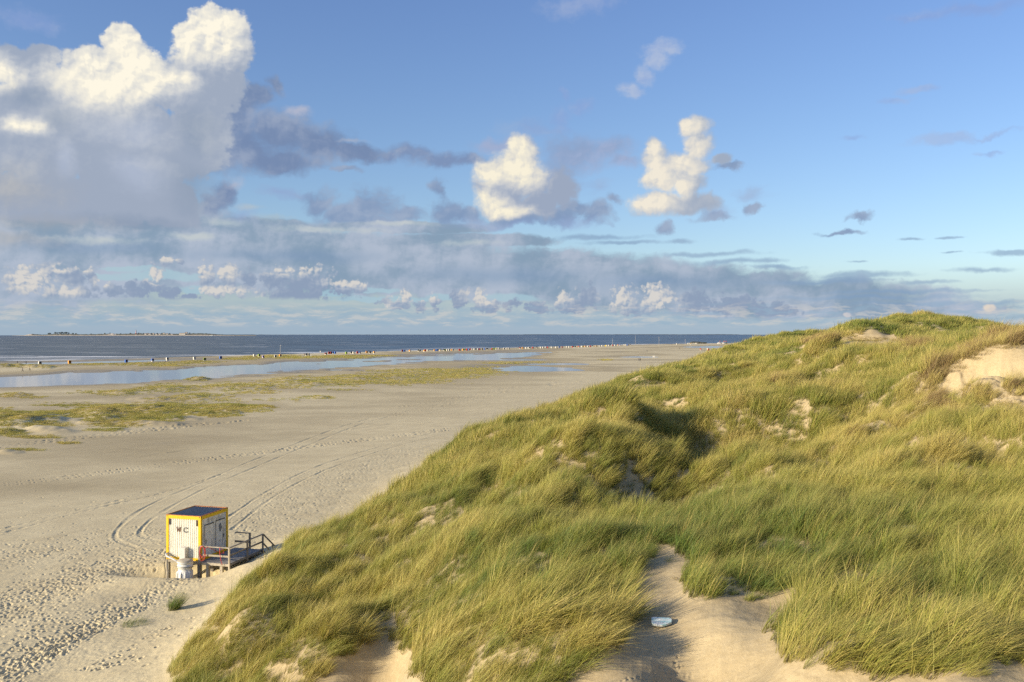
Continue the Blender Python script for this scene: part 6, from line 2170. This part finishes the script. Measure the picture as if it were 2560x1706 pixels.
hwall = wear_mat('house_wall', (0.62, 0.57, 0.50), 0.8, 0.1, 0.1)
hroof = wear_mat('house_roof', (0.20, 0.14, 0.12), 0.8, 0.15, 0.1)
HOUSES = [(364, 80, 14, 7, 'small pale house nearest the lighthouse'), (369, 95, 11, 8, 'narrow pale house second right of the lighthouse'), (374, 80, 16, 6, 'wide low pale house third right of the lighthouse'), (384, 90, 10, 9, 'tall pale gabled house above the island shore'), (391, 75, 12, 6, 'low pale house between the gabled houses'), (399, 80, 13, 7, 'pale house right of the tall gabled one'),
          (410, 130, 14, 8, 'pale gabled house high on the island ridge'), (418, 90, 14, 7, 'lone pale house right of the ridge house'), (456, 85, 44, 11, 'long pale block with flat front at the island shore'), (466, 100, 18, 15, 'taller pale block beside the long one'), (430, 80, 16, 5, 'low pale shed on the island shore')]
for (px, dy, w, h_, lab) in HOUSES:
    lo = ipos(px, dy, -1.5)
    hs_ = empty('island_house', lo, 0, lab, 'house', 'houses on the island')
    m_ = MB()
    m_.box(-w / 2, w / 2, -5, 5, 0, h_)
    wl = m_.build('wall', hwall, hs_)
    m_ = MB()
    m_.prism([(-w / 2 - .5, h_), (w / 2 + .5, h_), (w / 2 - 1, h_ + 3.2), (-w / 2 + 1, h_ + 3.2)], lambda a, b_, t_: (a, t_, b_ + 0.01), -5.5, 5.5)
    m_.build('roof', hroof, hs_)
    for k in range(max(2, int(w / 5))):
        m_ = MB()
        xx = -w / 2 + (k + 0.35) * w / max(2, int(w / 5))
        m_.box(xx, xx + 1.6, -5.05, -5.01, h_ * 0.4, h_ * 0.4 + 1.8)
        m_.build('window', hw, hs_)

# trees on the island: trunk and leafy crown of many small faces
leaf_m = wear_mat('leaf_green', (0.05, 0.065, 0.035), 0.9, 0.35, 0.3)
bark_m = wear_mat('bark', (0.10, 0.08, 0.06), 0.9, 0.2, 1.0)


def crown_mesh(seed, rx, rz):
    r = np.random.default_rng(seed)
    vs, fs = [], []
    cl = r.normal(0, 1, (26, 3))
    cl = cl / np.linalg.norm(cl, axis=1)[:, None] * r.uniform(0.3, 0.9, (26, 1))
    for c_ in cl:
        for _ in range(46):
            d_ = r.normal(0, 0.20, 3)
            ce = (c_ + d_) * np.array([rx, rx, rz])
            a, b2 = r.normal(0, 1, 3), r.normal(0, 1, 3)
            a, b2 = a / np.linalg.norm(a) * 0.7, b2 / np.linalg.norm(b2) * 0.7
            n0 = len(vs)
            vs += [tuple(ce - a), tuple(ce + b2), tuple(ce + a), tuple(ce - b2)]
            fs.append((n0, n0 + 1, n0 + 2, n0 + 3))
    me = bpy.data.meshes.new('crown')
    me.from_pydata(vs, [], fs)
    me.materials.append(leaf_m)
    return me


CR = [crown_mesh(1, 8, 4.5), crown_mesh(2, 10, 5), crown_mesh(3, 7, 5.5)]
for i, (px, dy, s) in enumerate([(121, 170, .8), (125, 160, .9), (138, 180, 1.0), (143, 170, .9), (149, 185, 1.0), (155, 175, 1.1), (160, 160, 1.0), (166, 180, 1.1), (172, 170, .8), (183, 160, .8), (190, 170, .6), (228, 150, .5), (262, 160, .6), (275, 170, .6), (302, 160, .5), (326, 150, .6), (347, 160, .6), (359, 150, .5), (379, 150, .6), (393, 150, .6), (405, 150, .7), (424, 160, .6), (474, 170, .6)]):
    lo = ipos(px, dy, 0)
    tr = empty('island_tree', (lo[0], lo[1], lo[2] - 0.5), i * 0.9, f'dark rounded tree on the island skyline, {ordinal(i + 1)} from its left end', 'tree', 'trees on the island')
    tr.scale = (s, s, s)
    m_ = MB()
    m_.tube([(0, 0, -1), (0.1, 0, 3), (0.5, 0.1, 6.5)], [0.5, 0.35, 0.12], 7)
    m_.tube([(0.1, 0, 3), (-2, 0.5, 6)], [0.25, 0.08], 5)
    m_.build('trunk', bark_m, tr)
    cr = bpy.data.objects.new('crown', CR[i % 3])
    COL.objects.link(cr)
    cr.parent = tr
    cr.location = (0, 0, 6.5)

# ferry in front of the island
sp = ((528.7 - 1280) / F * 6350, 6350, -0.72 - 6350 ** 2 / RE2)
fy = empty('ferry', sp, math.radians(4), 'small white ferry in front of the right end of the island', 'boat')
m_ = MB()
hp = [(-15.5, 0.8, 0.9), (-16.5, 1.0, 2.6), (16.5, 1.0, 3.0), (14, 0.8, 0.0)]
vs = []
for (x, w, z) in ((-15, 3.5, -0.4), (-16, 3.9, 2.4), (10, 3.9, 2.4), (17, 0.3, 3.2), (15, 0.2, -0.4), (9, 3.2, -0.4)):
    vs += [(x, -w, z), (x, w, z)]
m_.add(vs, [(0, 2, 4, 10), (2, 3, 5, 4), (1, 11, 5, 3), (0, 1, 3, 2), (4, 6, 8, 10), (5, 11, 9, 7), (4, 5, 7, 6), (6, 7, 9, 8), (0, 10, 11, 1), (10, 8, 9, 11)])
m_.build('hull', CM['white'], fy)
m_ = MB()
m_.box(-12, 8, -3, 3, 2.42, 4.8)
cb_ = m_.build('cabin', CM['white'], fy)
for k in range(7):
    m_ = MB()
    m_.box(-11 + k * 2.6, -9.6 + k * 2.6, -3.05, -3.01, 3.2, 4.1)
    m_.build('window', hw, cb_)
m_ = MB()
m_.box(0, 7, -2.2, 2.2, 4.82, 6.8)
m_.build('wheelhouse', CM['white'], fy)
m_ = MB()
m_.tube([(2, 0, 6.8), (2, 0, 10)], 0.12, 6)
m_.build('mast', pole_m, fy)

# low mainland coast on the horizon
DC = 14300.0
coast, t, b = new_mat('hazy_coast_land')
geo = t.node('ShaderNodeNewGeometry').outputs['Position']
c = t.mix(t.ramp(t.noise(geo, 0.004, 4, 0.6), 0.35, 0.65), (0.055, 0.080, 0.105), (0.075, 0.105, 0.135))  # blue of distance haze put into the land's base colour
t._in(b.inputs['Base Color'], c)
b.inputs['Roughness'].default_value = 1.0
cpx = np.linspace(520, 2100, 500)
top = np.interp(cpx, [520, 620, 700, 900, 1100, 1180, 1300, 1330, 1420, 1530, 1600, 1700, 1810, 1850, 1960, 2100], [1.3, 1.4, .9, 1.1, 1.1, 1.2, 1.3, 1.9, 1.6, 1.6, 2.0, 1.6, 2.1, 1.2, 0.4, 0.1]) + fbm(cpx / 12, cpx * 0, 601, 4) * 0.35
zb_ = -0.72 - DC ** 2 / RE2
vis = EYE - 4.66 * DC / F
CXX, RR = np.meshgrid(cpx, np.array([0, 100, 500, 900]))
yy = DC + RR
hs2 = np.array([0, 1, 0.95, 0.0])
zz = zb_ + (vis - zb_ + np.maximum(top, 0.05)[None, :] * DC / F) * hs2[:, None]
V = np.stack([(CXX - 1280) / F * yy, yy, zz], -1).reshape(-1, 3)
nc_ = len(cpx)
ii = np.arange(3)[:, None] * nc_ + np.arange(nc_ - 1)[None, :]
o = bpy.data.objects.new('coast_hills', np_mesh('coast_hills', V, np.stack([ii, ii + 1, ii + nc_ + 1, ii + nc_], -1).reshape(-1, 4), coast))
COL.objects.link(o)
tag(o, kind='structure')

scene.cycles.use_denoising = False
scene.cycles.use_adaptive_sampling = True
scene.cycles.adaptive_threshold = 0.015
